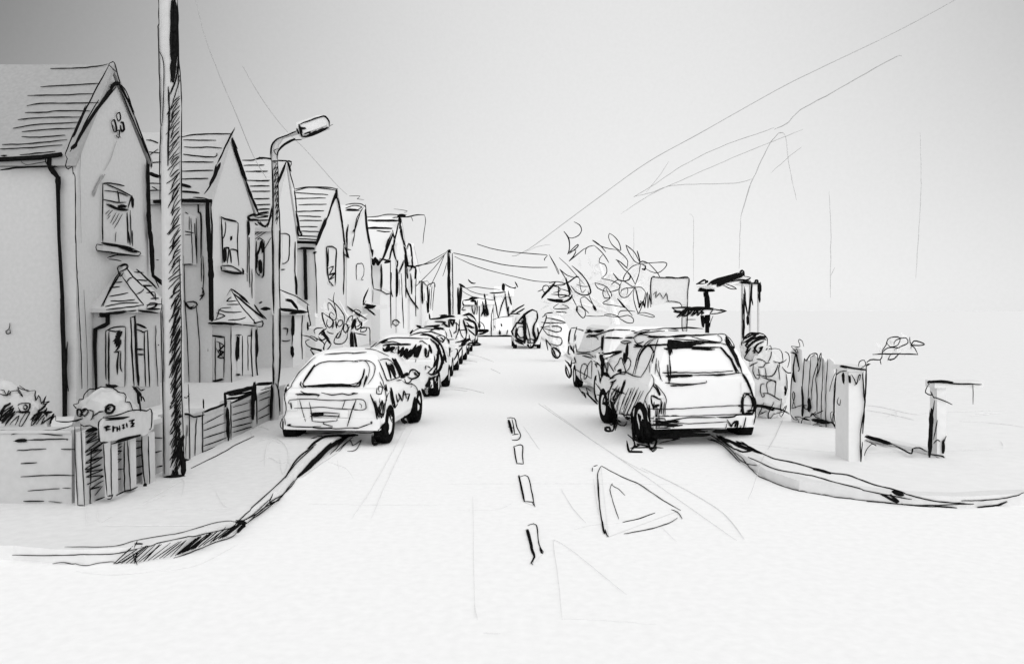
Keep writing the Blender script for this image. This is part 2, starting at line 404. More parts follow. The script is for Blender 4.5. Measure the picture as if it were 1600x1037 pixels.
# ================================================================ HOUSES ON THE LEFT, a row of gables end-on to the street
XW = -8.0
WALL = onX(XW + 0.035)
def Yx(px, X=XW): return F * X / (px - CX)
def zY(py, Y): return EYE + (CY - py) * Y / F
HG = 'gabled houses in a row along the left pavement'
class House: pass
def house(k, near, farp, apex, label, slope_back=7.0):
    h = House(); h.k = k; h.rm = VIG_RENDER[k]
    h.yn, h.yf, h.ya = Yx(near[0]), Yx(farp[0]), Yx(apex[0])
    h.zn, h.zf, h.za = zY(near[1], h.yn), zY(farp[1], h.yf), zY(apex[1], h.ya)
    h.root = thing('gabled_house', label, 'house', (XW, (h.yn + h.yf) / 2, PAVE), HG)
    w = Part(); t = 0.14
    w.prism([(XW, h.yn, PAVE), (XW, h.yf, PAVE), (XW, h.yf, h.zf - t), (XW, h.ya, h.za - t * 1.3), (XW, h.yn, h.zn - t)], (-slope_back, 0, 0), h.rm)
    r = Part()
    for ye, ze, s in ((h.yn, h.zn, -1), (h.yf, h.zf, 1)):
        oy = ye + s * 0.1; oz = ze
        r.prism([(XW + 0.05, oy, oz), (XW + 0.05, h.ya, h.za), (XW + 0.05, h.ya, h.za - t), (XW + 0.05, oy, oz - t)], (-slope_back - 0.15, 0, 0), VIG_ROOF[k])
    a, b, c = V((XW, h.ya, h.za)), V((XW, h.yn - 0.1, h.zn)), V((XW - 5, h.ya, h.za))
    h.slope = plane3(a, b, c, 0.02); h.front = onX(XW + 0.06); h.side = onY(h.yn - 0.03); h.side_eave = onY(h.yn - 0.16)
    h.wall, h.roof, h.extra = w, r, []
    return h
def finish(h):
    h.wall.build('wall', h.root); rf = h.roof.build('roof', h.root)
    for name, p, sub in h.extra:
        o = p.build(name, h.root)
        for n2, p2 in sub: p2.build(n2, o)
def wall_panel(h, name, pxs, X=XW, t=0.03, sub=(), mat=None):
    p = Part(); p.prism([onX(X)(*q) for q in pxs], (t, 0, 0), h.rm if mat is None else mat)
    h.extra.append((name, p, list(sub))); return p

# ---- first house
h = house(0, (119, 249), (232, 250), (175, 101), 'nearest gabled house behind the left garden wall, black downpipe at its corner')
ink(h.roof, h.front, 'a', "4 555,130 450,330 370,490 330,590; 6 440,340 405,420 370,500; 3 550,130 565,122 580,125 600,200 610,230; 3 550,135 590,170; 7 580,235 510,330 430,450 380,540; 5 590,240 480,380 355,575; 9 560,250 585,228 605,232; 9 360,560 390,535; 4 600,225 640,270 680,390; 6 605,235 650,320 680,390; 4 605,250 660,380 720,520 745,580; 4 680,390 730,530 765,625; 4 500,310 430,430 370,560; 3 330,590 340,610 332,645 345,662 365,650 370,690")
ink(h.roof, h.slope, 'a', "3 255,153 400,150 500,140 545,130; 3 205,245 350,237 505,228; 3 140,290 300,287 470,280; 3 135,342 200,330 350,328 500,325; 3 125,375 220,375 300,367 455,368; 3 90,412 200,402 410,398; 3 65,455 200,435 400,425; 3 110,473 250,460 380,455; 3 110,498 200,500 330,490; 3 10,537 150,533 340,512; 3 0,560 120,555 315,540; 3 100,590 280,572; 5 5,595 35,592")
gut = Part(); gut.tube([onY(h.yn - 0.15)(x, y) for x, y in ((-60, 251), (0, 249), (60, 246), (96, 241))], 0.045, INK)
ink(gut, h.side_eave, 'a', "7 0,615 120,605 310,588; 5 0,668 100,655 280,648; 2 105,615 130,640 250,620; 3 235,600 230,625 250,655; 3 230,650 290,650")
h.extra.append(('gutter', gut, []))
dp = Part(); dp.tube([onY(h.yn - 0.06)(x, y) for x, y in ((78, 245), (78, 261), (90, 277), (92, 370), (97, 460), (101, 610), (101, 660))], [0.05, 0.05, 0.04, 0.03, 0.035, 0.045, 0.04], INK)
ink(dp, onY(h.yn - 0.1), 'a', "12 255,600 252,650 290,700; 9 290,700 295,770; 5 305,700 300,780; 5 292,760 298,900 302,1037")
ink(dp, onY(h.yn - 0.1), 'b', "5 300,0 306,150 312,300; 9 312,320 320,560 330,700; 8 318,560 330,800; 4 340,560 335,700 345,815")
h.extra.append(('downpipe', dp, []))
dq = Part(); dq.tube([onX(XW + 0.06)(x, y) for x, y in ((231, 256), (233, 330), (236, 400), (239, 431), (250, 441), (262, 450))], 0.035, INK)
ink(dq, onX(XW + .1), 'a', "6 745,620 748,800 752,900; 9 750,850 762,1037; 3 770,625 765,660")
ink(dq, onX(XW + .1), 'b', "10 762,0 770,120 772,225; 4 775,225 830,265; 3 780,235 805,290; 2.5 790,150 805,150")
h.extra.append(('downpipe', dq, []))
ink(h.wall, WALL, 'a', "3 368,680 380,700 382,860 382,1037")
ink(h.wall, WALL, 'b', "3 382,0 388,180 395,300 405,500 410,600 415,800; 1.4 425,300 440,600 445,850")
ink(h.wall, h.side, 'b', "3 50,468 45,500 30,510 35,522 52,518 50,500")
ink(h.wall, WALL, 'a', "1.6 410,560 405,700 412,1037; 5 475,800 495,740 530,690", PENCIL_D)
ink(h.wall, WALL, 'a', "3.5 470,790 500,730 520,690; 2 530,670 560,610 590,520", PENCIL_D)
v = wall_panel(h, 'vent', [(173, 192), (184, 176), (195, 194), (188, 216)], t=0.025)
ink(v, onX(XW + .04), 'a', "3.5 590,385 605,375 612,410 597,418 590,385; 4 562,425 578,412 590,465 577,472 562,425; 6 612,430 622,425 628,460 615,470 610,440; 3.5 585,475 605,465 600,505 588,490")
v = wall_panel(h, 'window', [(160, 288), (206, 306), (205, 386), (160, 378)])
sill = Part(); sill.prism([onX(XW)(*q) for q in [(151, 382), (218, 391), (218, 400), (151, 392)]], (0.12, 0, 0), h.rm)
h.extra[-1][2].append(('sill', sill))
WN = onX(XW + 0.05)
ink(v, WN, 'a', "3.5 520,740 519,900 520,1037; 4 520,738 560,735 630,748; 4 540,740 600,765 670,800; 7 668,800 674,858; 4 665,800 650,860; 3 530,770 600,780 650,800; 4 595,770 605,830; 8 600,850 640,850; 4 525,815 590,830 640,830; 6 540,840 600,865 650,870; 3 660,870 665,1037; 4 645,880 650,1037; 2.5 555,870 535,890; 2.2 570,870 545,900; 2.2 590,880 560,935; 2.2 605,885 570,945; 2.2 620,890 580,960; 2 588,980 584,1030; 2.2 560,895 545,915")
ink(v, WN, 'b', "4 520,0 520,50; 4 650,0 660,75; 3 670,0 672,80")
ink(sill, onX(XW + 0.14), 'b', "3.5 490,70 490,100 560,110 700,130 708,105; 7 515,65 600,78 680,95; 5 600,85 690,110 650,105; 3 490,70 520,75; 5 680,100 705,110; 3.5 545,140 570,128 610,125 690,130; 3 550,145 590,150 615,155; 3 560,115 600,118 560,135")
# its bay
yb0, yb1, xb = 15.72, 16.9, -7.2
bay = Part(); bay.box(XW, xb, yb0, yb1, PAVE, 2.13, h.rm)
for q in ((xb + .03, onX(xb + .03)),): pass
FB, SB = onX(xb + 0.03), onY(yb0 - 0.03)
ink(bay, FB, 'L', "4 305,450 310,600 320,800 330,960; 6 335,440 340,600 350,800 365,955; 3 300,455 340,440; 3 490,510 488,680 505,960; 3 510,650 510,660; 5 320,975 350,985 370,1030; 3 345,960 380,990 405,980")
br = Part(); ap = onX(XW)(190, 413); E = 0.12
c0, c1, c2, c3 = V((XW, yb0 - E, 2.14)), V((xb + E, yb0 - E, 2.14)), V((xb + E, yb1 + E + .25, 2.14)), V((XW, yb1 + E + .25, 2.14))
a2 = ap + V((0, 0.25, 0)); dn = V((0, 0, -0.08))
br.add([c0, c1, c2, c3, ap, a2, c0 + dn, c1 + dn, c2 + dn, c3 + dn], [(0, 1, 4), (1, 2, 5, 4), (2, 3, 5), (0, 6, 7, 1), (1, 7, 8, 2), (2, 8, 9, 3), (6, 9, 8, 7)], h.rm)
SN, SF = plane3(c0, c1, ap, 0.012), plane3(c1, c2, ap, 0.012)
ink(br, SN, 'L', "4.5 215,120 150,240 100,365; 4 230,120 180,200 85,370; 3.5 190,195 240,190; 3.5 145,232 225,225; 4 145,297 200,288 285,270; 3.5 155,330 240,330 335,320; 3.5 115,372 250,345 360,345; 3.5 120,395 250,380 400,362")
ink(br, SF, 'L', "3.5 215,75 205,95 225,130 240,150; 4 205,85 240,62 270,60 275,90 215,120; 5 215,75 270,65; 4 240,150 320,260 400,360; 5 275,90 320,150 390,220; 3.5 275,190 295,165 315,155; 3 345,280 380,265 400,240; 4 345,95 430,170 500,240; 4 390,215 440,260 480,310; 4 330,118 400,122; 4 345,175 430,180; 4 385,215 460,217; 4 420,270 480,265; 4 450,312 510,310; 3 480,265 490,325; 4 420,380 450,345 500,350 480,375 430,385; 6 355,400 430,410 495,420; 5 420,390 520,390; 3 420,360 535,352; 3 205,95 225,150 250,125")
ink(br, onY(yb0 - E - .01), 'L', "11 75,435 90,430; 7 90,432 200,418 275,408; 4 275,408 345,402; 6 110,425 230,412")
h.extra.append(('bay_window', bay, [('bay_roof', br)]))
wp = Part(); wp.prism([onY(yb0)(*q) for q in [(166, 513), (196, 510), (195, 604), (168, 604)]], (0, -0.02, 0), h.rm)
ink(wp, onY(yb0 - 0.035), 'L', "3.5 120,550 180,525 265,520; 3.5 118,550 118,750 120,910; 5 142,560 140,760 142,955; 3 265,525 262,750 260,960; 4 130,545 190,555 230,545; 8 195,575 230,560 200,610 180,625; 6 170,630 220,600 195,660 230,620 215,670 190,700; 4 180,710 225,700; 5 215,700 205,780 205,870; 4 230,700 225,800 240,855; 5 120,940 150,960 205,955; 6 190,590 225,575 185,640 225,600")
h.extra.append(('window', wp, []))
wp = Part(); wp.prism([onX(xb)(*q) for q in [(213, 506), (233, 513), (234, 604), (216, 604)]], (0.02, 0, 0), h.rm)
ink(wp, onX(xb + .035), 'L', "6 340,500 380,512 420,530; 3.5 345,540 380,550 400,560 430,545; 3.5 405,560 405,700 415,960; 4 430,550 435,750 445,965; 5 345,685 400,688; 4 350,725 400,728")
h.extra.append(('window', wp, []))
bp = Part(); bp.tube([onY(yb0 - .05)(x, y) for x, y in ((157, 492), (168, 493), (168, 505), (161, 509), (149, 514), (148, 540), (149, 570), (150, 600), (151, 640))], [.05, .05, .045, .045, .04, .035, .03, .025, .025], INK)
h.extra.append(('downpipe', bp, []))
finish(h)

# ---- second house
h = house(1, (331, 312), (398, 333), (360, 207), 'second gabled house, between the telegraph pole and the street lamp, with a hipped bay')
ink(h.roof, h.slope, 'd', "3.5 235,200 300,188 400,183 520,182; 3 245,217 435,220; 3 250,258 350,262 380,258 470,265; 3.5 245,300 340,312 430,315 440,295; 3.5 235,345 420,345; 3.5 235,398 420,393; 3.5 235,443 390,440; 8 225,475 255,480 290,490; 6 235,515 300,520 340,525")
ink(h.roof, h.slope, 'a', "3 740,515 780,520 800,530 760,512; 2.8 745,575 810,580; 3 755,630 815,625; 2.6 745,600 800,560")
ink(h.roof, h.front, 'd', "4 545,145 500,230 440,360; 8 460,350 425,430 400,480; 4 440,360 410,470 370,530; 8 525,210 570,340 610,460; 7 610,460 645,560 680,640; 3 530,205 560,270; 4 540,240 600,440")
gut = Part(); gut.tube([h.side_eave(*q) for q in ((240, 315), (283, 313), (331, 314))], 0.05, INK)
ink(gut, h.side_eave, 'd', "7 235,565 330,565; 4 300,550 370,555 410,570; 3.5 410,570 405,610")
ink(gut, h.side_eave, 'a', "9 755,680 780,692 810,700; 7 815,690 825,760 820,900")
h.extra.append(('gutter', gut, []))
ink(h.wall, h.side, 'a', "3.5 745,735 815,735; 4.5 745,770 815,770; 3 755,820 800,825; 3 770,750 800,770")
ink(h.wall, h.side, 'd', "4 335,570 335,640 350,650 350,900; 3 350,900 350,1037")
ink(h.wall, h.side, 'e', "2.8 205,0 210,200 222,400 230,600; 2.8 295,0 300,100 290,200; 4 290,150 300,180 280,210; 4 205,210 240,250 270,230 250,215 215,220; 4 210,225 230,250 255,235; 3 265,240 280,430 280,690; 3.5 190,668 235,672 230,655; 4 280,190 300,185")
wp = Part(); wp.prism([h.side(*q) for q in [(288, 330), (307, 338), (307, 414), (288, 413)]], (0, -0.03, 0), h.rm)
ink(wp, onY(h.yn - .07), 'd', "3 255,635 275,645; 2.4 280,660 280,740; 2.4 290,670 295,800 300,930; 2.8 320,670 325,930; 3 255,745 305,755; 2.6 255,765 290,765; 4 240,937 300,937; 3 310,700 325,930")
h.extra.append(('window', wp, []))
dp = Part(); dp.tube([onX(XW + .06)(x, y) for x, y in ((324, 316), (326, 370), (329, 420), (330, 500))], [.05, .06, .07, .07], INK)
ink(dp, onX(XW + .1), 'd', "9 380,580 390,750 395,880; 5 405,600 412,760 410,950; 12 400,880 405,960 408,1037")
ink(dp, onX(XW + .1), 'e', "9 332,0 335,150 335,280; 11 335,280 340,310")
h.extra.append(('downpipe', dp, []))
wp = wall_panel(h, 'window', [(345, 339), (371, 348), (373, 416), (347, 414)])
ink(wp, WN, 'd', "5 462,660 490,675 555,692; 4 465,665 470,800 475,930; 3 490,690 492,740 485,770 475,790; 3 565,700 560,820 568,945; 7 522,775 522,800; 9 485,840 485,925; 5 515,850 525,930; 4 480,845 510,840 500,930; 3.5 520,850 555,855 560,880; 3 555,692 565,700; 4 480,850 480,925")
sill = Part(); sill.prism([onX(XW)(*q) for q in [(345, 415), (366, 415), (381, 428), (346, 421)]], (0.12, 0, 0), h.rm)
ink(sill, onX(XW + .14), 'd', "4 468,945 520,945 560,965 590,990; 6 470,975 530,985 590,990; 4 465,945 470,975; 6 590,960 595,995")
h.extra[-1][2].append(('sill', sill))
yb0, yb1, xb = 22.2, 24.5, -7.5
bay = Part(); bay.box(XW, xb, yb0, yb1, PAVE, 1.76, h.rm)
SB, FB = onY(yb0 - .03), onX(xb + .03)
ink(bay, SB, 'e', "3.2 322,330 320,450 330,770; 9 320,380 325,480; 3.5 335,490 335,600")
ink(bay, FB, 'e', "3.2 430,335 430,480 435,640; 4 555,340 550,480 560,600; 5 530,345 525,450 535,590; 8 550,350 553,480")
br = Part(); ap = onX(XW)(361, 451); E = .12
c0, c1, c2, c3 = V((XW, yb0 - E, 1.77)), V((xb + E, yb0 - E, 1.77)), V((xb + E, yb1 + E, 1.77)), V((XW, yb1 + E, 1.77)); dn = V((0, 0, -.08))
br.add([c0, c1, c2, c3, ap, c0 + dn, c1 + dn, c2 + dn, c3 + dn], [(0, 1, 4), (1, 2, 4), (2, 3, 4), (0, 5, 6, 1), (1, 6, 7, 2), (2, 7, 8, 3), (5, 8, 7, 6)], h.rm)
SN, SF = plane3(c0, c1, ap, .012), plane3(c1, c2, ap, .012)
ink(br, SN, 'e', "5 405,150 375,210 355,250; 4 430,155 390,210 355,260; 4 430,195 410,215 460,212; 3.5 370,255 420,268 480,265; 3 410,230 470,230; 3 360,300 370,270 380,250 430,245; 3.5 415,305 480,300 500,290; 3 360,270 400,285 350,305")
ink(br, SF, 'e', "5 430,155 480,190 510,215; 5 440,175 500,230 590,300; 4 430,160 480,240 550,320; 4 540,230 570,270 600,300; 4 550,335 580,335 580,310 545,320 540,300; 4 470,185 520,230")
ink(br, onY(yb0 - E - .01), 'e', "7 320,320 400,320 480,325; 4 480,325 550,335")
h.extra.append(('bay_window', bay, [('bay_roof', br)]))
wp = Part(); wp.prism([onY(yb0)(*q) for q in [(332, 525), (351, 525), (350, 592), (333, 595)]], (0, -.02, 0), h.rm)
ink(wp, onY(yb0 - .04), 'e', "5 315,375 400,385; 3 355,390 355,600; 3 400,385 395,580; 6 345,595 395,588; 4 360,405 395,425 370,450 395,455 365,480 395,485 370,460; 4 375,410 380,470 360,440")
h.extra.append(('window', wp, []))
wp = Part(); wp.prism([onX(xb)(*q) for q in [(368, 523), (394, 525), (394, 585), (370, 586)]], (.02, 0, 0), h.rm)
ink(wp, onX(xb + .035), 'e', "9 460,380 458,500; 5 470,375 460,480; 3 485,380 485,570; 3 455,375 480,375; 2.5 510,380 512,545; 3.5 510,380 530,380; 5 455,565 475,565; 5 465,390 465,490")
h.extra.append(('window', wp, []))
ink(h.wall, WALL, 'd', "6 620,660 650,650 680,655; 6 620,660 630,680 680,680; 7 625,680 625,770; 3 615,680 620,800 615,1037; 3.5 628,780 628,930")
ink(h.wall, WALL, 'e', "3 515,0 520,150; 3 530,60 530,200")
finish(h)

# ---- third house
h = house(2, (425, 356), (464, 369), (447, 251), 'third gabled house, partly behind the street lamp, narrow dark window in its side')
ink(h.roof, h.slope, 'd', "4 585,335 650,335 690,320 760,325; 3 595,365 715,362; 3.2 605,400 735,397; 3.4 615,452 740,455; 3.4 630,485 745,483; 3.4 640,515 745,515; 3.4 655,558 745,556; 3.2 670,592 750,590; 3.2 672,620 745,615; 3.5 680,640 740,632; 3 660,650 740,655; 4 660,685 740,680")
ink(h.roof, h.slope, 'g', "4 0,355 60,348 120,360 190,362; 3 20,340 40,355; 3 0,392 45,392; 3 0,432 70,430; 3 0,490 85,486; 3 0,520 80,520; 3 0,555 88,553; 3 0,602 80,600; 3.5 0,640 85,636; 3.5 0,668 85,665; 3.5 0,695 80,690; 3.5 0,718 75,712; 6 10,745 60,775 80,740")
ink(h.roof, h.front, 'g', "5 190,365 160,450 120,550; 5 120,550 95,680 70,780; 4 190,370 130,500; 7 195,370 205,400 215,430; 3 195,370 215,450 240,540; 4 190,362 220,370 215,400; 4 240,545 255,680; 6 250,680 275,820; 5 255,780 265,830 285,820 255,770")
ink(h.wall, h.side, 'd', "5 690,690 720,720 740,690; 4 630,670 700,735; 3 760,740 730,728 700,730; 2.5 640,760 645,1037; 2 660,790 740,740; 2 650,770 710,730; 2 715,850 755,780; 2 670,770 720,735")
wp = Part(); wp.prism([h.side(*q) for q in [(400, 374), (412.5, 374), (412.5, 430), (400, 430)]], (0, -.03, 0), h.rm)
ink(wp, onY(h.yn - .08), 'd', "4 670,800 665,900 668,980 690,1000; 6 680,880 700,800 705,870; 10 690,910 695,990; 4 715,800 712,1000 700,1005; 3 675,795 690,785 710,800; 6 675,860 670,960")
h.extra.append(('window', wp, []))
wp = wall_panel(h, 'window', [(440, 364), (452, 366), (449, 411), (441, 411)])
ink(wp, WN, 'O', "3.5 235,20 285,28 288,110 280,190 245,208; 4 235,245 258,245")
ink(h.wall, WALL, 'O', "3.5 325,70 322,250 330,290; 7 325,280 330,340 332,400")
yb0, yb1, xb = 28.0, 29.7, -7.3
bay = Part(); bay.box(XW, xb, yb0, yb1, PAVE, 2.0, h.rm)
ink(bay, onX(xb + .03), 'O', "8 310,530 308,660; 9 305,720 308,790; 4 308,650 304,720; 3 370,525 365,660 370,800")
ink(bay, onY(yb0 - .03), 'O', "4 245,610 275,612 272,655; 3 240,685 270,690 295,685")
br = Part(); ap = onX(XW)(437, 452); E = .15
c0, c1, c2, c3 = V((XW, yb0 - E, 2.02)), V((xb + E, yb0 - E, 2.02)), V((xb + E, yb1 + E, 2.02)), V((XW, yb1 + E, 2.02)); dn = V((0, 0, -.08))
br.add([c0, c1, c2, c3, ap, c0 + dn, c1 + dn, c2 + dn, c3 + dn], [(0, 1, 4), (1, 2, 4), (2, 3, 4), (0, 5, 6, 1), (1, 6, 7, 2), (2, 7, 8, 3), (5, 8, 7, 6)], h.rm)
FBr = onX(xb + E + .01)
ink(br, FBr, 'O', "3.5 225,368 290,395 330,410 410,465; 8 265,435 300,440 340,490; 8 230,490 300,500 390,510; 6 290,515 400,508; 6 300,440 330,470; 4 400,460 405,510 420,590 400,600; 5 400,570 402,625")
h.extra.append(('bay_window', bay, [('bay_roof', br)]))
ink(h.wall, WALL, 'O', "5 100,455 120,445; 8 110,490 165,485")
finish(h)

# ---- fourth house
h = house(3, (493, 384), (540, 388), (526, 294), 'fourth gabled house, right of the street lamp, long ruled roof slope above the small tree')
ink(h.roof, h.slope, 'g', "4 240,540 330,528 440,530 510,540; 3 245,550 350,530 500,548; 3 240,560 280,565 450,575; 3 240,600 435,595; 3 265,638 440,635; 3.5 245,680 425,676; 3.5 265,708 405,712; 3.5 270,738 410,735; 3.5 275,775 385,775; 3.5 275,803 390,805; 3.5 250,830 385,836; 3.5 250,850 385,855")
ink(h.roof, h.front, 'g', "6 505,540 480,620 440,730; 8 440,720 400,820 375,890; 4 500,580 520,650 540,750; 4 515,600 545,800 555,900; 6 505,540 500,600")
gut = Part(); gut.tube([h.side_eave(*q) for q in ((461, 378), (478, 378.5), (495, 379))], .07, INK)
ink(gut, h.side_eave, 'g', "6 260,912 300,910 365,912")
h.extra.append(('gutter', gut, []))
dp = Part(); dp.tube([onY(h.yn - .06)(x, y) for x, y in ((476, 390), (477, 430), (478, 468))], .08, INK)
ink(dp, onY(h.yn - .16), 'O', "8 385,125 388,300 390,430; 6 380,120 382,200")
h.extra.append(('downpipe', dp, []))
ink(h.wall, h.side, 'O', "3 445,140 455,300 460,540; 6 435,140 455,135")
wp = wall_panel(h, 'window', [(509, 385), (524, 388), (524.5, 446), (511, 443)])
ink(wp, WN, 'h', "4 335,20 345,15 380,25 378,110 378,200; 4 335,20 340,130 350,190; 4 345,120 370,110 350,150 378,140 350,170 375,160; 4 350,180 370,205; 3 345,25 345,110")
ink(h.wall, WALL, 'h', "3.5 418,0 420,130 417,245")
ink(h.wall, WALL, 'g', "4 550,930 550,1037; 4 545,935 575,965 555,900")
finish(h)

# ---- fifth, sixth, seventh ... each smaller than the one before
FAR = [
 (4, (542, 388), (580, 420), (570.5, 320), 'fifth gabled house, flat dark ridge and a small arched window',
  "6 0,135 50,137 100,135; 3 0,95 60,85 120,90 145,110; 3 0,120 60,100 120,110 90,130; 5 10,125 90,130",
  "3 130,115 80,200 65,300; 3 115,130 75,260 50,400; 5 20,240 10,330 10,470; 3 0,420 40,425; 6 145,95 150,180 165,310 195,450; 6 60,290 70,270",
  "3 10,470 25,485 5,420", [(556, 411), (569, 411), (568, 436), (557, 437)], "2.6 80,645 78,560 85,530 105,525 125,528 135,570 130,615 115,640 130,645"),
 (5, (594, 405), (618, 413), (613.5, 358), 'sixth gabled house, small dark-ridged gable with a hatched eave',
  "6 145,268 200,265 340,272; 5 230,285 290,295 330,290; 8 195,490 205,530 220,490 240,530 260,500; 5 195,480 200,430 185,430; 5 250,490 330,510 290,520 320,490",
  "4 340,300 300,400 265,510; 6 350,300 300,430 270,500; 4 325,330 290,420; 5 345,280 360,360 350,420 380,520; 5 345,390 325,500",
  "3.5 192,530 195,640 205,710; 4 260,530 260,730; 3 205,712 260,725 300,750 330,745; 3 330,500 330,700 335,1000; 2 200,720 200,810; 4 335,590 330,700 345,770; 8 375,560 378,680 375,770", [(596, 413), (609, 413), (609, 456), (597, 450)], "2 270,560 270,700"),
 (6, (620, 380), (637, 406), (627, 339), 'seventh gabled house, taller, its flat ridge rising above the house in front',
  "3 155,185 230,180 310,165 400,170; 6 155,210 260,213 390,213; 3 345,190 400,185",
  "8 385,178 410,172 440,175; 5 400,200 400,260 415,330 440,400; 4 390,220 370,310 355,370; 3 410,250 430,400; 7 430,400 445,470 455,540; 7 440,490 460,540; 8 395,185 405,230",
  "5 435,460 440,560 445,780; 4 390,600 430,500; 5 385,500 380,560; 2.6 410,600 418,800 428,1000; 7 435,500 450,560", [(622, 428), (628, 428), (628, 465), (622, 466)], "2 395,640 398,760"),
 (7, (641, 408), (656, 424), (646, 380), 'eighth house down the row, a steep narrow gable',
  "2.5 450,420 465,380",
  "5 450,420 465,380 480,410 490,540 470,580; 4 440,540 500,545 520,560",
  "5 440,690 470,770 535,855; 5 480,600 485,750; 6 515,560 510,640; 3 500,560 520,570 515,700 517,915; 5 450,560 455,640", [(644, 436), (649, 436), (649, 462), (644, 463)], "2 490,640 490,740"),
 (8, (659, 441), (676, 449), (667, 436), 'last low gabled house at the far end of the row, shaded with upright strokes',
  "2 560,660 600,655",
  "3 540,665 560,655 600,690; 3 600,690 650,665 660,700",
  "6 560,660 565,820; 4 600,690 605,880 595,800; 7 600,700 605,890; 2.6 620,710 610,890; 2 655,670 640,870; 2 635,690 625,860; 6 615,895 620,940", [(661, 452), (667, 452), (667, 474), (661, 474)], "2 580,740 580,800"),
]
for k, n_, f_, a_, lab, s_roof, s_front, s_wall, win, s_win in FAR:
    h = house(k, n_, f_, a_, lab)
    ink(h.roof, h.slope, 'J', s_roof); ink(h.roof, h.front, 'J', s_front); ink(h.wall, onX(XW + .05), 'J', s_wall)
    wp = wall_panel(h, 'window', win); ink(wp, onX(XW + .034), 'J', s_win)
    if k == 4:
        can = Part(); can.prism([onX(XW)(*q) for q in [(566, 478), (588, 476), (588, 482), (567, 484)]], (.7, 0, 0), h.rm)
        ink(can, onX(XW + .72), 'J', "4 170,705 135,780 130,830 150,800; 9 140,850 180,845 215,840; 5 125,825 200,840 225,835; 5 160,860 220,905; 5 145,840 210,850")
        h.extra.append(('porch_canopy', can, []))
        ink(h.wall, onX(XW + .05), 'J', "4.5 10,840 70,890 155,935")
    if k == 5: ink(h.wall, onX(XW + .05), 'J', "2.6 340,980 360,940 395,960 370,985 345,950 380,940 400,965")
    if k == 6: ink(h.roof, h.front, 'J', "1.4 355,125 455,140 430,155; 3.4 410,185 440,183 480,178 530,168 580,170; 2 480,180 495,215; 2 580,170 590,210 575,320 570,380")
    if k == 4: ink(h.roof, h.front, 'J', "1.6 25,30 105,30 85,50 135,58")
    finish(h)
# ================================================================ LEFT FOREGROUND
XF = -4.2                                       # line of the garden front walls
# telegraph pole
pb = onG(PAVE)(270, 742)
root = thing('telegraph_pole', 'tall wooden telegraph pole hatched dark down its right side, cut off by the top edge', 'pole', pb)
pole = Part(); rings = []
for z, px in ((PAVE - .02, 271.5), (1.6, 270.5), (3.4, 267.5), (4.6, 265.5), (5.9, 262.5), (8.4, 259)):
    c = V(((px - CX) / F * pb.y, pb.y, z)); rad = 0.125 - 0.0042 * z
    rings.append([c + V((math.cos(a), math.sin(a), 0)) * rad for a in [i * math.pi / 8 for i in range(16)]])
pole.loft(rings, BRICK); 
pc = Cast([pole], pb.y)
ink_on(pc, pole, 'p', "3.5 155,0 158,120 163,250 167,450 172,640; 2.5 160,250 185,330 183,500 178,640; 3.5 172,640 168,820 170,1037; 3 250,0 258,300 268,420 272,560; 3.5 272,560 270,800 272,1037; 12 232,0 232,160 228,300 226,420; 7 222,0 218,200 222,330; 6 245,20 244,200 238,330; 3.5 248,250 250,420; 5 205,440 210,560 206,700 204,840; 4 215,480 240,400 245,330; 3 225,520 262,380")
ink_on(pc, pole, 'e', "3.5 100,200 106,420 112,740 118,1037; 3 180,0 188,300 190,600 198,900 200,1037; 2.5 110,230 116,600; 9 150,960 175,940 198,850; 5 190,860 193,1000")
y = 160.0
while y < 738:
    t = (y - 160) / 580; xl = 262 + 6 * t; xr = 279.5 + 4 * t
    d = y > 470
    n = random.uniform(12, 30) if not d else random.uniform(20, 44)
    ink_on(pc, pole, 'W', "%.1f %.1f,%.1f %.1f,%.1f %.1f,%.1f" % (random.uniform(2.2, 3.6), xl + random.uniform(-2, 5), y + n * .55, (xl + xr) / 2, y + random.uniform(-2, 2), xr - random.uniform(0, 3), y - n * .45))
    y += random.uniform(3.5, 8) if not d else random.uniform(2.4, 5)
ink_on(pc, pole, 'I', "7 770,750 850,742 930,745; 12 890,550 905,650 905,740; 9 880,250 890,270; 5 870,330 880,560; 5 850,660 870,740; 5 830,690 850,745")
pole.build('shaft', root)

# garden wall that faces the viewer, left of the corner pier
root = thing('garden_wall', 'low brick garden wall facing the viewer at the left edge, topped with scribbled shrub', 'wall', (-6, 8.3, PAVE))
yw = 8.27
w_ = Part(); w_.box(-9.5, onY(yw)(112, 700).x, yw, yw + .22, PAVE - .02, 0.84, BRICK)
WQ = onY(yw - .012)
ink(w_, WQ, 'P', "3 0,370 100,372 200,375 300,372 400,365 510,335; 3 80,400 150,385 250,385 320,370; 3 200,375 350,400 440,405; 2.5 300,372 495,380; 9 105,445 190,440; 4 190,438 330,433 475,430; 3 470,440 475,430; 3 118,512 230,505 325,500; 3 430,502 535,503; 3.5 145,603 260,597; 3 145,697 250,690 390,685 525,687; 2.5 195,795 360,782 420,778; 2 440,775 500,778; 3.5 165,868 310,868; 2 340,870 435,877")
w_.build('brickwork', root)
ink_lines = Part(); ink_lines.box(-9.5, onY(yw)(112, 700).x, yw - .02, yw + .24, 0.84, 0.87, BRICK); ink_lines.build('coping', root)
pl2 = None

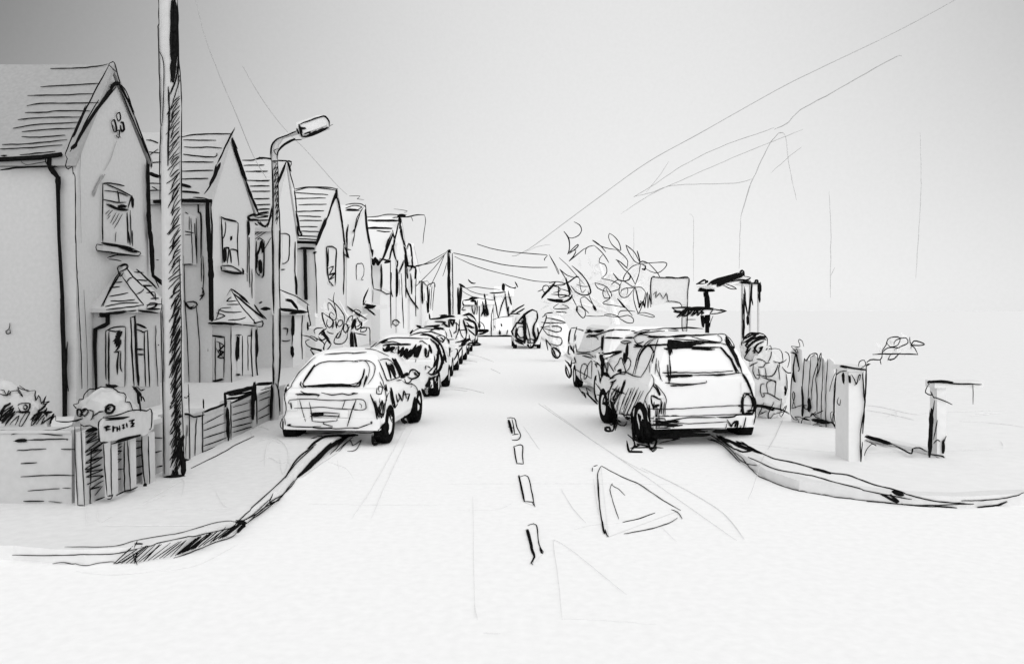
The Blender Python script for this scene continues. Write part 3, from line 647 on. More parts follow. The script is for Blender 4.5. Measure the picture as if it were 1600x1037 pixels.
# corner pier
root = thing('corner_pier', 'square brick corner pier with its street side scribbled dark, beside the street name sign', 'pier', onG(PAVE)(133, 790))
yp = onG(PAVE)(133, 789).y; x1 = onG(PAVE)(133, 789).x; x0 = onY(yp)(117, 700).x
w_ = Part(); w_.box(x0, x1, yp, yp + .62, PAVE - .02, 0.86, BRICK)
fr, sd_ = onY(yp - .01), onX(x1 + .01)
ink(w_, fr, 'I', "3 35,345 40,600 60,980; 3 85,330 95,600 115,980; 4 60,980 115,985; 3 80,320 110,340 160,335")
ink(w_, sd_, 'I', "3 115,985 145,1010 160,990 160,820; 4 160,965 220,950 330,905; 3 110,340 160,335 220,365; 8 125,380 210,355; 5 130,375 220,370; 3 130,400 205,370 125,430 215,395 128,470 220,420 132,480 250,440 120,550 260,480 132,575 255,530 125,640 260,590 120,690 250,650 125,710 265,690 132,750 265,740 140,810 270,745; 4 160,855 250,825; 3 200,900 260,825; 3.5 165,820 170,520; 5 205,940 270,920 340,900; 3 170,840 268,780; 3 150,560 230,520; 3 150,620 240,590")
w_.build('brickwork', root)
ink(w_, sd_, 'I', "1 1,1 2,2")

# street name sign on three posts
root = thing('street_sign', 'low white street name board lettered in ink on three posts, beside the telegraph pole', 'sign', onG(PAVE)(198, 766))
xs = XF + .16
SX = onX(xs)
bd = Part(); bd.prism([SX(*q) for q in [(161, 651), (200, 644), (230, 641), (236, 644), (236, 669), (222, 680), (190, 686), (157, 690), (155, 664)]], (.03, 0, 0), BRICK)
SF = onX(xs + .035)
ink(bd, SF, 'I', "3.5 265,265 380,250 480,215 560,208 620,215 645,200 660,230 655,355 640,365; 3.5 270,270 240,290 228,330 235,460 270,475; 5 250,470 300,472; 4 270,275 400,270 480,262; 5 285,288 400,280 470,265; 4 330,485 440,455 575,415; 6 370,465 450,440 570,412")
ink(bd, onX(xs + .036), 'I', "6 280,345 325,340; 5 295,345 290,380; 5 285,370 325,365; 5 345,335 345,390; 5 345,355 375,350; 4.5 380,340 378,385; 4 375,360 400,358; 4.5 400,335 402,380; 5 420,335 440,325; 5 430,335 432,365; 4 420,355 440,350; 4.5 455,310 458,350; 5 475,300 515,290 490,315 515,320 490,345 520,340; 5 272,345 300,360")
bo = bd.build('board', root)
for (xa, xb2, yt, yb), tr in (((163, 174, 688, 777), "4 268,480 280,700 298,895; 4 330,460 330,700 335,905; 3 300,930 330,925 345,890; 5 300,905 340,900"),
                              ((194, 203, 684, 767), "4 435,460 435,700 440,870; 3.5 460,450 475,650 488,855; 4 370,900 440,865 490,855 545,828"),
                              ((222, 233, 676, 760), "4 575,415 580,600 603,820; 4 632,420 635,600 645,820; 8 605,800 605,830; 5 605,830 640,825; 9 640,825 720,810 810,780")):
    po = Part(); po.prism([onX(xs - .07)(*q) for q in ((xa, yt), (xb2, yt - 2), (xb2 + 1, yb - 3), (xa + 1, yb))], (.065, 0, 0), BRICK)
    ink(po, onX(xs), 'I', tr); po.build('post', root)

# brick front wall behind the sign
root = thing('front_wall', 'short brick front wall behind the street sign posts, running to the telegraph pole', 'wall', (XF, 9.6, PAVE))
w_ = Part(); ya, yb = yp + .63, onX(XF)(285, 700).y
w_.box(XF - .2, XF, ya, yb, PAVE - .02, 0.72, BRICK)
ink(w_, onX(XF + .012), 'I', "4 330,545 420,540; 3 335,500 420,480; 3 340,530 400,490; 3 350,545 420,500; 3 350,600 410,545; 4 325,615 410,605; 3 375,640 420,600; 3 350,695 430,685; 3.5 345,778 410,765; 3 500,465 590,455; 3.5 500,530 580,505; 3.5 495,600 590,565; 3.5 510,680 620,655; 5 500,755 610,710; 3.5 645,445 690,432 750,437; 3 670,555 740,540; 4 705,670 760,655")
w_.build('brickwork', root)

# second pier and board fence beyond the pole
root = thing('gate_pier', 'slim pier with flat cap just right of the telegraph pole', 'pier', (XF, onX(XF)(300, 700).y, PAVE))
ya, yb = onX(XF)(287, 700).y, onX(XF)(316, 700).y
w_ = Part(); w_.box(XF - .3, XF, ya, yb, PAVE - .02, 0.7, BRICK)
ink(w_, onX(XF + .012), 'I', "3 895,0 905,200 910,500 920,610; 3 955,0 965,300 970,740; 3 1025,265 1015,400 1010,580; 3 1070,250 1075,560; 5 890,100 940,108; 3 940,110 965,80; 5 920,610 1000,618 1089,625; 7 1060,635 1089,630; 2 940,330 935,600; 2 950,330 948,420")
cp = Part(); cp.box(XF - .33, XF + .03, ya - .02, yb + .02, .7, .73, BRICK)
ink(cp, onX(XF + .045), 'I', "5 880,240 960,245 1000,265 1089,245")
w_.build('brickwork', root); cp.build('cap', root)

root = thing('board_fence', 'low horizontal board fence with dark top rail and posts beside the lamp post', 'fence', (XF, 13, PAVE))
FX = onX(XF + .012)
b0, b1 = onX(XF)(319, 700).y, onX(XF)(446, 660).y
bdz = Part(); bdz.box(XF - .06, XF - .02, b0, b1, PAVE - .01, 0.62, BRICK)
ink(bdz, FX, 'e', "4 300,680 300,740; 3 295,740 295,880 295,960; 3 300,800 395,750; 3 300,830 405,792; 3.5 300,868 410,832; 3.5 300,905 410,865; 3.5 300,930 410,890; 2.5 440,720 520,695; 3 438,755 525,730; 3.5 438,785 525,762; 3.5 436,815 530,792; 4 436,840 530,812; 2.5 565,660 615,640; 3 563,688 618,668; 3.5 560,740 618,705; 3.5 560,775 615,750; 2.5 570,640 620,625")
ink(bdz, onX(XF + .03), 'e', "5 200,968 290,975 360,975; 8 290,980 390,940; 4 340,955 440,900 540,857")
bdz.build('boards', root)
rl = Part(); rl.box(XF - .05, XF, b0, b1, 0.62, .67, BRICK)
ink(rl, FX, 'e', "6 300,740 360,720 410,700; 10 400,655 480,640 540,625; 7 410,680 480,670 540,640; 6 430,700 545,650; 8 550,612 630,605; 4 630,600 650,620 660,760; 5 420,665 540,645")
rl.build('rail', root)
for xp, tr in ((356, "7 400,650 405,720; 8 412,720 415,800 418,880; 4 430,690 430,880"), (396, "9 540,600 545,690; 9 535,620 535,780; 4 550,640 555,800"), (424, "7 625,610 620,780")):
    yy = onX(XF)(xp, 700).y; po = Part(); po.box(XF - .1, XF + .02, yy - .08, yy + .08, PAVE - .01, .72, BRICK)
    ink(po, onX(XF + .03), 'e', tr); po.build('post', root)

# lamp post
lb = onG(PAVE)(430, 655); yl = lb.y; LY = onY(yl - .085)
root = thing('street_lamp', 'slim street lamp with curved arm and boxy lantern, standing between the left houses', 'street lamp', lb)
lp = Part(); path = [onY(yl)(x, y) for x, y in ((430.5, 656), (431, 500), (430.5, 360), (429.5, 262), (429.5, 240), (432, 225), (440, 214), (452, 210), (468, 206.5))]
lp.tube(path, [.062, .06, .058, .055, .055, .053, .05, .045, .04], VIG_RENDER[1], 10)
ink(lp, LY, 'g', "4 97,360 97,290 120,240 180,210 255,180; 4 135,350 140,300 165,270 215,240 290,230; 6 140,300 180,260 245,225; 4 97,360 105,600 100,800 105,1037; 4 135,350 140,600 150,800 150,1037; 4 95,368 135,368; 2.5 105,380 130,380 110,420 135,400 110,460 135,430 112,500 138,470 115,540 138,510 115,580 138,550 120,620 140,590 120,660 140,630 122,700 140,670 122,740 140,710 125,760; 2.2 130,330 110,300 140,290")
ink(lp, LY, 'O', "5 185,0 187,300 190,520; 3.5 225,0 225,300 232,560 228,800 218,980; 3.5 185,530 185,940; 5 188,840 190,960")
ink(lp, LY, 'e', "3.5 630,280 632,530; 5 632,530 632,600; 4 660,250 665,500 655,620; 4 640,605 655,640 662,740")
lp.build('post', root)
ln = Part(); hd = [onY(yl)(x, y) for x, y in ((466, 195), (500, 183), (508, 184), (514, 192), (513, 199), (470, 215))]
ln.prism([p + V((0, -.16, 0)) for p in hd], (0, .32, 0), VIG_RENDER[2])
LH = onY(yl - .175)
ink(ln, LH, 'g', "4 265,140 330,115 400,92 430,90 455,120 455,150; 5 265,135 275,180 285,215; 6 270,165 310,158; 6 285,215 350,205 455,155; 5 300,200 340,185 330,200 380,180 360,200 420,160; 4 255,160 270,200; 2 455,150 480,138; 4 275,150 290,190; 5 320,205 440,160")
ln.build('lantern', root)

# ---------------------------------------------------------------- leafy things
def blob(cx, cy, cz, rx, ry, rz, seed, amp=.22, sub=4, mat=PAPER):
    p = Part(); bm = bmesh.new(); bmesh.ops.create_icosphere(bm, subdivisions=sub, radius=1)
    for v in bm.verts:
        n = v.co.normalized(); s = V((seed * 3.1, seed, 0))
        k = 1 + amp * mnoise.noise(n * 2.3 + s) + amp * .7 * mnoise.noise(n * 6 + s) + amp * .35 * mnoise.noise(n * 14 + s)
        v.co = V((cx + n.x * rx * k, cy + n.y * ry * k, max(PAVE, cz + n.z * rz * k)))
    bm.verts.index_update()
    p.add([v.co.copy() for v in bm.verts], [[v.index for v in f.verts] for f in bm.faces], mat); bm.free()
    return p
def leaf(p, c, ln_, wd, d, nrm, mat=LEAF):
    d = d.normalized(); s = d.cross(nrm).normalized() * wd / 2; n = s.cross(d).normalized() * wd * .25
    p.add([c, c + d * ln_ * .35 + s + n, c + d * ln_, c + d * ln_ * .35 - s + n, c + d * ln_ * .5], [(0, 1, 4), (1, 2, 4), (2, 3, 4), (3, 0, 4)], mat)
def leaves(p, n, cx, cy, cz, rx, ry, rz, size, mat=LEAF, zmin=.2, seed=1):
    rnd = random.Random(seed)
    clumps = [(rnd.gauss(0, .5), rnd.gauss(0, .5), rnd.gauss(0, .5)) for _ in range(26)]
    for i in range(n):
        k = rnd.choice(clumps)
        u = V((k[0] + rnd.gauss(0, .2), k[1] + rnd.gauss(0, .2), k[2] + rnd.gauss(0, .2)))
        if u.length > 1: u = u.normalized() * rnd.uniform(.7, 1)
        c = V((cx + u.x * rx, cy + u.y * ry, cz + u.z * rz))
        if c.z < zmin: continue
        d = V((rnd.gauss(0, 1), rnd.gauss(0, 1), rnd.gauss(0, .8)))
        leaf(p, c, size * rnd.uniform(.6, 1.3), size * rnd.uniform(.3, .5), d, V((rnd.gauss(0, 1), rnd.gauss(0, 1), rnd.gauss(0, 1))), mat)

# left shrub behind the garden wall
c = onY(8.85)(20, 652)
root = thing('garden_shrub', 'dark scribbled shrub spilling over the garden wall at the left edge', 'shrub', (c.x, c.y, PAVE))
sb = blob(c.x - .18, c.y, .62, .62, .4, .68, 3, .14, 4, VIG_RENDER[0]); cs = Cast([sb], c.y - .38)
ink_on(cs, sb, 'P', "2.5 0,90 20,95 40,130 60,95 75,130; 3 0,120 45,130 75,100; 3 75,100 120,95 155,135 120,70 200,100 135,55; 3 200,100 245,90 245,165 270,130 285,185 325,130 300,190 350,165 280,185; 4 0,240 70,180 0,260 90,200 10,290 90,220 20,320 100,240 40,330 110,250; 5 0,250 60,190; 4 130,200 150,180 210,190 200,230 150,240 130,210; 4 165,205 180,195 195,210 180,225 165,210; 4 105,245 210,240; 3 70,330 130,270 110,330; 3 130,330 180,250 210,245 150,345 130,330; 6 215,300 260,250 330,180; 4 215,330 240,280 300,240 230,330 215,330; 5 260,300 330,210; 6 300,250 370,240; 4 250,330 330,250 290,330 380,255 340,325 390,270 390,300; 4 390,300 430,310 520,305 580,285; 4 0,270 40,200 10,310 80,230; 4 30,310 90,230; 5 230,310 290,250")
sb.build('foliage', root)
# round bush behind the corner pier
c = onY(9.25)(166, 650)
root = thing('round_bush', 'round scalloped bush behind the corner pier below the bay window', 'bush', (c.x, c.y, PAVE))
sb = blob(c.x, c.y, .72, .37, .3, .48, 5, .08, 4, BRICK); cs = Cast([sb], c.y - .25)
ink_on(cs, sb, 'I', "3 25,165 65,155 70,125 105,120 110,85 160,40 210,40 250,20 300,35 340,40 380,70 425,80 445,110 445,145 475,150 500,210 520,215; 3 25,165 40,185 65,200; 5 70,260 65,215 90,205 100,250 75,265; 4 95,215 130,200 150,230 120,260 100,230; 3.5 150,210 190,220 185,270 165,290; 4 190,260 240,225 270,220; 6 280,200 310,170 350,185 340,230 300,235 285,205 330,190; 5 290,190 330,215; 4 0,300 50,295 110,275; 4 80,250 130,205 90,220")
sb.build('foliage', root)
c = onY(12.5)(218, 612)
root = thing('climbing_plant', 'thin twiggy climbing plant at the foot of the nearest bay window', 'plant', (c.x, c.y, PAVE))
cl = Part(); c2 = V((c.x, c.y, PAVE)); cl.tube([c2, c2 + V((.02, 0, .4)), c2 + V((-.02, 0, .7)), onY(12.5)(212, 604)], [.02, .016, .012, .008], INK)
ink(cl, onY(12.49), 'I', "8 290,5 330,15 380,15; 6 510,30 545,70 550,160; 5 520,30 570,80 575,140; 3 570,50 605,40; 4 585,95 605,140; 5 500,20 540,40")
tag(cl.build('stems', root), '', '') if False else cl.build('stems', root)

# street tree behind the first parked car
def strokes_tree(p, crop, s, y0, spread, mat=INK, fill=0.0):
    for w, pts in trace(crop, s):
        y = y0 + random.uniform(-spread, spread); m = onY(y); sp = smooth2(pts)
        q = [m(*a) + V((0, .12 * spread * mnoise.noise(V((i * .3, w, y))), 0)) for i, a in enumerate(sp)]
        pen(p, w, q, mat)
yt = 17.2
c = onY(yt)(554, 560)
root = thing('street_tree', 'small loopy-leaved street tree with a thick dark trunk behind the silver parked car', 'tree', (c.x, yt, PAVE))
tr = Part(); tr.tube([V((c.x + .03, yt, PAVE - .02)), onY(yt)(554, 553), onY(yt)(553, 530), onY(yt)(553, 510), onY(yt)(554, 495)], [.11, .085, .075, .06, .03], VIG_RENDER[4], 10)
ink(tr, onY(yt - .1), 'K', "9 590,730 590,850 600,975; 6 620,740 640,860 660,970; 4 605,850 615,970; 3 635,850 640,930; 4 600,740 608,900")
for q in ((500, 480), (530, 470), (575, 500)): tr.tube([onY(yt)(553, 510), onY(yt + .1)((553 + q[0]) / 2, (505 + q[1]) / 2 + 5), onY(yt + .2)(*q)], [.04, .03, .012], VIG_RENDER[4], 6)
cr = Part(); leaves(cr, 90, (524 - CX) / F * yt, yt + .35, EYE + (CY - 512) * yt / F, .55, .5, .42, .24, LEAF, seed=4)
strokes_tree(cr, 'K', "3 315,345 380,385 450,460 500,540 505,600 480,700 430,800; 2.5 390,270 375,350 385,400 410,500 410,580; 3 320,480 315,410 330,390 380,450 410,530 400,590 360,580 330,540 350,500 390,540; 4 270,520 245,505 250,560 280,650 300,690; 3 270,520 330,560 380,610 380,680; 3 310,580 300,640 330,680 370,640 360,580 320,560; 4 370,620 370,690; 4 400,600 415,690; 3 420,660 440,600 480,595 480,640 440,670 425,640; 3 460,715 420,770 415,800 450,790 470,730; 3 430,740 385,830 400,865 480,865 530,810 545,720; 4 510,640 495,700 520,740 550,710 540,650 510,640; 3 540,670 530,620 560,560 600,545 590,600 560,690; 8 620,575 590,700; 4 620,590 580,730 620,690; 4 650,560 630,640 640,700 690,680 700,620 660,600; 3 650,560 690,640 640,670; 3 640,720 700,680 760,680 750,720 690,730 700,690; 3 700,690 790,680 800,760 800,885; 3 620,740 700,755 760,765; 3 165,750 155,710 190,685 260,685; 4 210,765 250,720 300,690; 6 240,740 290,790 350,870; 6 260,700 280,760 330,830; 4 200,780 250,830 300,780 230,760; 3 300,720 340,745 380,748; 3 0,765 100,785 170,830 190,825 160,790 110,775; 3 100,815 55,840 80,890 150,920 240,935; 3 180,800 260,850 270,880; 5 110,935 140,920 240,950 270,1000; 5 110,935 180,1020 270,1000; 3 280,860 260,920 290,950 350,870 300,830 270,890 270,950; 6 245,960 270,1015; 5 535,430 600,480 700,545 765,580; 2.5 610,490 640,470 695,500 670,530", yt - .3, .35)
tr.build('trunk', root); cr.build('crown', root)
# ================================================================ PARKED CARS
class Car: pass
def car(label, X, Y, yaw, W, L, roof, belt, gy, wt, wb=.93, tail=.06, wheel_y=(.55, None), rw=.31, zb=.24, group=None, name='parked_car', slim=False, tone=CAR_WHITE):
    """X, Y: middle of the rear bumper on the road; gy: rear base, rear top, front top, front base of the cabin along the car"""
    c = Car(); cs, sn = math.cos(yaw), math.sin(yaw)
    T = lambda x, y, z: V((X + x * cs - y * sn, Y + x * sn + y * cs, z))
    c.T = T; c.root = thing(name, label, 'car', T(0, L / 2, 0), group); c.parts = {}; c.children = {}
    hw = W / 2; b = Part()
    def ring(y, z0, z1, k): 
        a = hw * k
        return [T(-a * .88, y, z0), T(-a, y, z0 + .14), T(-a, y, z1 - .16), T(-a * .93, y, z1), T(a * .93, y, z1), T(a, y, z1 - .16), T(a, y, z0 + .14), T(a * .88, y, z0)]
    yf = gy[3]
    st = [(0, zb + .06, belt - .10, .93), (tail, zb, belt - .02, .985), (.45, zb - .02, belt, 1.0), (yf, zb - .02, belt, 1.0), (yf + (L - yf) * .5, zb - .02, belt - .07, .985), (L - .22, zb, belt - .17, .95), (L, zb + .08, belt - .34, .84)]
    b.loft([ring(*q) for q in st], tone)
    # cabin
    gh = []
    for z, k in ((belt - .03, 0), (belt + (roof - belt) * .5, .5), (roof - .07, .92), (roof, 1)):
        q = min(1.0, k); inset = .12 if k == 1 else 0.0
        w2 = hw * (wb + (wt - wb) * q) - inset * .8; y0 = gy[0] + (gy[1] - gy[0]) * q + inset; y1 = gy[3] + (gy[2] - gy[3]) * q - inset
        e = .12 * (1 if k else .6)
        gh.append([T(-w2 + e, y0, z), T(w2 - e, y0, z), T(w2, y0 + e, z), T(w2, y1 - e, z), T(w2 - e, y1, z), T(-w2 + e, y1, z), T(-w2, y1 - e, z), T(-w2, y0 + e, z)])
    b.loft(gh, tone, cap=True)
    c.parts['body'] = b
    def cab(u, k, face):                       # point on the cabin: face 'rear' 'front' 'left' 'right'
        z = belt - .03 + (roof - .07 - belt + .03) * k; q = .92 * k
        w2 = hw * (wb + (wt - wb) * q); y0 = gy[0] + (gy[1] - gy[0]) * q; y1 = gy[3] + (gy[2] - gy[3]) * q
        if face == 'rear': return T(-w2 + 2 * w2 * u, y0 - .012, z)
        if face == 'front': return T(-w2 + 2 * w2 * u, y1 + .012, z)
        if face == 'left': return T(-w2 - .012, y0 + (y1 - y0) * u, z)
        return T(w2 + .012, y0 + (y1 - y0) * u, z)
    def win(name, face, u0, u1, k0, k1):
        p = Part(); ctr = T(0, (gy[0] + gy[3]) / 2, belt); q = [cab(u0, k0, face), cab(u1, k0, face), cab(u1 - .03 * (u1 > .8), k1, face), cab(u0 + .03 * (u0 < .2), k1, face)]
        n = (ctr - q[0]); n.z = 0; n = n.normalized() * .02
        p.prism(q, n, tone); c.parts[name] = p; return p
    win('rear_window', 'rear', .1, .9, .12, .95); win('windscreen', 'front', .08, .92, .1, .95)
    for s in ('left', 'right'):
        if slim: win(s + ':side_window', s, .1, .88, .15, .92)
        else:
            win(s + ':side_window', s, .08, .48, .15, .92); win(s + '2:side_window', s, .52, .9, .15, .92)
    p = Part(); p.box(-hw * .92, hw * .92, -.07, .1, zb + .02, zb + .2, tone, lambda q: T(*q)); c.parts['bumper'] = p
    for s in (-1, 1):
        p = Part(); p.box(s * hw * .80 - .085, s * hw * .80 + .1, -.025, .1, belt - .38, belt - .16, tone, lambda q: T(*q)); c.parts['%d:tail_light' % s] = p
        if not slim:
            p = Part(); p.box(s * (hw + .02), s * (hw + .18), gy[3] - .28, gy[3] - .14, belt + .02, belt + .17, tone, lambda q: T(*q)); c.parts['%d:door_mirror' % s] = p
            p = Part(); p.box(s * hw * .62 - .1, s * hw * .62 + .1, L - .2, L - .02, belt - .38, belt - .27, tone, lambda q: T(*q)); c.parts['%d:headlight' % s] = p
    if X < 0:
        p = Part(); p.box(-.25, .25, -.03, .05, belt - .48, belt - .37, tone, lambda q: T(*q)); c.parts['number_plate'] = p
    wy1 = wheel_y[1] if wheel_y[1] else L - .75
    for s in (-1, 1):
        for wy in (wheel_y[0], wy1):
            p = Part(); rings = []; xo, xi = s * (hw + .015), s * (hw - .2)
            for x, r_ in ((xi, rw * .8), (xi, rw - .02), (xi + s * .03, rw), (xo - s * .03, rw), (xo, rw - .025), (xo, rw * .62), (xo - s * .03, rw * .58)):
                rings.append([T(x, wy + math.cos(a) * r_, rw + math.sin(a) * r_) for a in [i * math.pi / 10 for i in range(20)]])
            p.loft(rings, INK)
            rim = Part(); rim.loft([[T(x, wy + math.cos(a) * r_, rw + math.sin(a) * r_) for a in [i * math.pi / 8 for i in range(16)]] for x, r_ in ((xo - s * .06, rw * .57), (xo - s * .015, rw * .55), (xo - s * .01, rw * .15))], tone)
            c.parts['%d%.2f:wheel' % (s, wy)] = p; c.children['%d%.2f:wheel' % (s, wy)] = ('rim', rim)
    c.y0 = Y
    return c
QUEUE = []; CARS = []
def car_ink(c, crop, s, **k): QUEUE.append((c, crop, s, k))
def car_done(c): CARS.append(c)
def cars_finish():
    side = {}
    for sg in (-1, 1):
        ps = [p for c in CARS if (c.root.location.x > 0) == (sg > 0) for p in c.parts.values()]
        side[sg] = Cast(ps, 12)
    for c, crop, s, k in QUEUE:
        t = side[1 if c.root.location.x > 0 else -1]; t.d0 = c.y0
        ink_on(t, c.parts['body'], crop, s, **k)
    for c in CARS: car_build(c)
def car_build(c):
    for n, p in c.parts.items():
        o = p.build(n.split(':')[-1], c.root)
        if n in c.children: c.children[n][1].build(c.children[n][0], o)

GL = 'cars parked along the left kerb'; GR = 'cars parked along the right kerb'
# ---- nearest car on the left
c = car('white hatchback parked nearest on the left kerb, seen from behind with its wide rear window', -2.63, 12.45, R(-5), 1.64, 3.7, 1.44, .93, (.03, .62, 2.2, 2.9), .62, tail=.05, wheel_y=(.36, 2.75), group=GL)
car_ink(c, 'A', "2.4 390,115 350,145 310,185 230,265 165,370 158,395; 5 130,365 110,410 100,445; 2.6 160,390 100,450 100,540 108,610 95,660 90,690; 2.6 80,695 60,705 48,750 60,785 100,795 130,830; 2.6 95,690 98,755; 2.8 470,90 560,82 650,77 720,75 793,78; 3 265,370 300,300 350,230 420,175 500,155 600,155 700,148 793,160; 6 270,350 330,260 380,190; 3.5 265,375 275,395 300,400; 7 290,392 430,388 600,385 760,390; 3 265,380 320,395 420,380 520,372 620,372 720,375 793,355; 3 250,345 240,375 265,405 275,385 255,360; 4.5 195,462 330,458 430,465; 3 245,435 280,450 410,470 405,485; 3 440,445 520,462 560,465 640,455 700,465 793,450")
car_ink(c, 'A', "2.4 130,545 140,515 200,510 340,505 480,515 620,520 793,510; 4 150,540 155,600; 2 125,545 150,550; 2.4 185,595 300,592 420,583 520,590 640,600 793,608; 2.2 235,515 260,610 293,720; 2.2 328,535 345,620 355,700; 2.4 670,520 640,600; 3 772,515 735,610 688,770; 2.5 335,640 480,635 620,645; 9 350,655 465,652; 3 335,668 480,665 620,672; 3 350,640 355,720; 2.6 615,650 600,685 590,715; 2.2 355,715 450,725 590,712; 2.6 470,728 460,740 500,755 550,765; 3 115,755 160,765 300,772 440,768; 5 120,752 155,748; 3.5 360,778 420,785 520,780 550,775; 2.6 440,780 580,790 700,780 793,780; 2.6 170,835 270,830 390,840 500,832 600,825 793,825")
car_ink(c, 'A', "5 100,830 110,900 122,985; 5 130,850 140,940 165,960; 4 150,840 150,930 160,955; 3 215,840 190,890 200,950 240,960 250,900 225,845 210,880 225,950; 3.5 265,860 275,930 235,965 170,960; 3 280,940 330,890 400,870; 3 395,860 445,858 460,880; 6 110,850 130,960")
car_ink(c, 'B', "2.8 0,225 60,218 118,216; 2.2 0,290 60,280 110,285 140,330 135,400 95,495; 2.6 60,285 120,280 175,310 185,350 165,420 130,470; 4 100,345 85,420 30,480; 5 120,400 110,440 95,490; 4 20,485 60,490 80,440; 5 0,490 50,490; 4 0,542 45,542; 2.4 0,590 95,592 115,640 105,670 20,675; 2.2 35,592 10,670; 2 60,620 80,635 75,660; 2.6 0,820 50,822 100,805 150,785; 5 155,765 155,790; 3 0,855 90,860 150,860 220,845 265,830; 6 175,880 170,930 190,950 225,930 235,890 200,880 180,920 210,925; 4 160,880 165,950 200,955 240,910; 5 215,840 250,790 265,840 270,890; 8 255,800 270,850 272,880; 8 275,690 300,670 320,690 315,730; 4 275,720 285,800 280,870; 5 320,740 318,820 300,895; 9 285,700 310,715; 3 330,800 285,690")
car_ink(c, 'B', "2.6 220,375 250,470 270,560 275,600; 2.6 225,450 260,520; 3 205,500 200,540 235,545 240,500 215,490 220,530; 5 265,470 275,530; 5 150,550 185,640 205,750; 4 160,580 200,660 220,735 230,620 235,740 260,620; 6 215,650 240,720; 4 225,580 230,640 245,600 250,720; 3 290,540 270,590 260,680 250,735; 4 210,275 250,370 275,435 300,440; 3 220,275 280,265 330,300 375,400 365,415 300,440; 8 290,310 320,370 345,420; 6 310,300 345,400; 6 270,290 300,380 310,425; 7 340,260 375,330 410,405; 9 320,260 360,330 400,410; 6 310,495 320,560 345,660; 4 300,520 325,640 345,655 365,620; 4 350,545 365,610 385,560; 5 370,540 400,600; 4 400,610 415,520 435,580 420,530; 4 440,605 460,540; 3 410,550 455,545; 2.6 470,460 510,485 525,520 515,545; 2 400,440 440,465 480,470 470,495; 5 185,600 215,720")
car_ink(c, 'B', "8 505,570 490,650 470,740; 6 515,580 540,630 530,700 500,760; 5 500,580 480,680 465,780 500,770; 10 425,720 410,750 430,775 460,760 450,715 420,740; 4 540,620 545,690 520,755; 4 520,600 500,690 490,750; 5 455,400 470,360 510,350 540,380 530,410 480,425 450,410; 4 525,400 500,385 510,365; 2.6 545,365 545,395; 8 400,400 430,390 450,385; 7 395,420 425,405; 3 420,425 430,455 460,455 480,430; 3 355,440 395,435")
car_done(c)
# ---- second car on the left
c = car('second parked car on the left, its dark hatched rear window showing above the first car', -2.42, 19.2, R(-2), 1.66, 4.0, 1.5, .98, (.03, .5, 2.4, 3.1), .70, wheel_y=(.6, 3.1), group=GL)
car_ink(c, 'B', "2.6 105,185 180,195 240,220 295,240; 3 190,160 270,110 350,95 440,95 560,100 620,100; 6 220,135 290,110; 3 145,180 200,130; 3 240,140 330,125 400,145 470,150; 7 245,180 270,195 300,150 290,200 340,160 310,210; 5 250,160 330,150 480,150; 6 340,200 380,160 370,220 420,170 390,240 450,180 420,250 480,190 440,265 500,200; 8 470,250 520,150; 10 505,250 540,160; 7 525,255 560,150; 4 245,190 260,205 300,205; 2.2 520,265 515,290; 5 590,180 595,240 615,245 620,190; 7 600,180 600,235; 7 625,150 645,220; 2.6 545,125 570,120 610,150; 4 480,200 430,260; 4 300,190 340,220")
car_ink(c, 'B', "6 640,90 700,130 735,200 760,290; 6 630,100 690,160 720,240 740,300; 5 660,120 720,260 700,350; 6 700,140 690,240 660,330; 5 740,230 720,330 680,380 640,390 600,365; 4 665,230 660,320 610,375 600,320 640,340; 5 690,200 680,330 650,380 720,330 735,280; 7 745,220 755,285; 4 720,150 745,240 715,320 690,370; 9 640,410 610,480 570,530; 7 660,400 660,480 620,560 590,560; 8 560,505 580,550 610,560; 5 690,390 665,480 640,550 600,565; 5 610,470 640,420 620,530 650,470; 6 680,300 700,200 680,360; 5 640,420 680,400")
car_done(c)
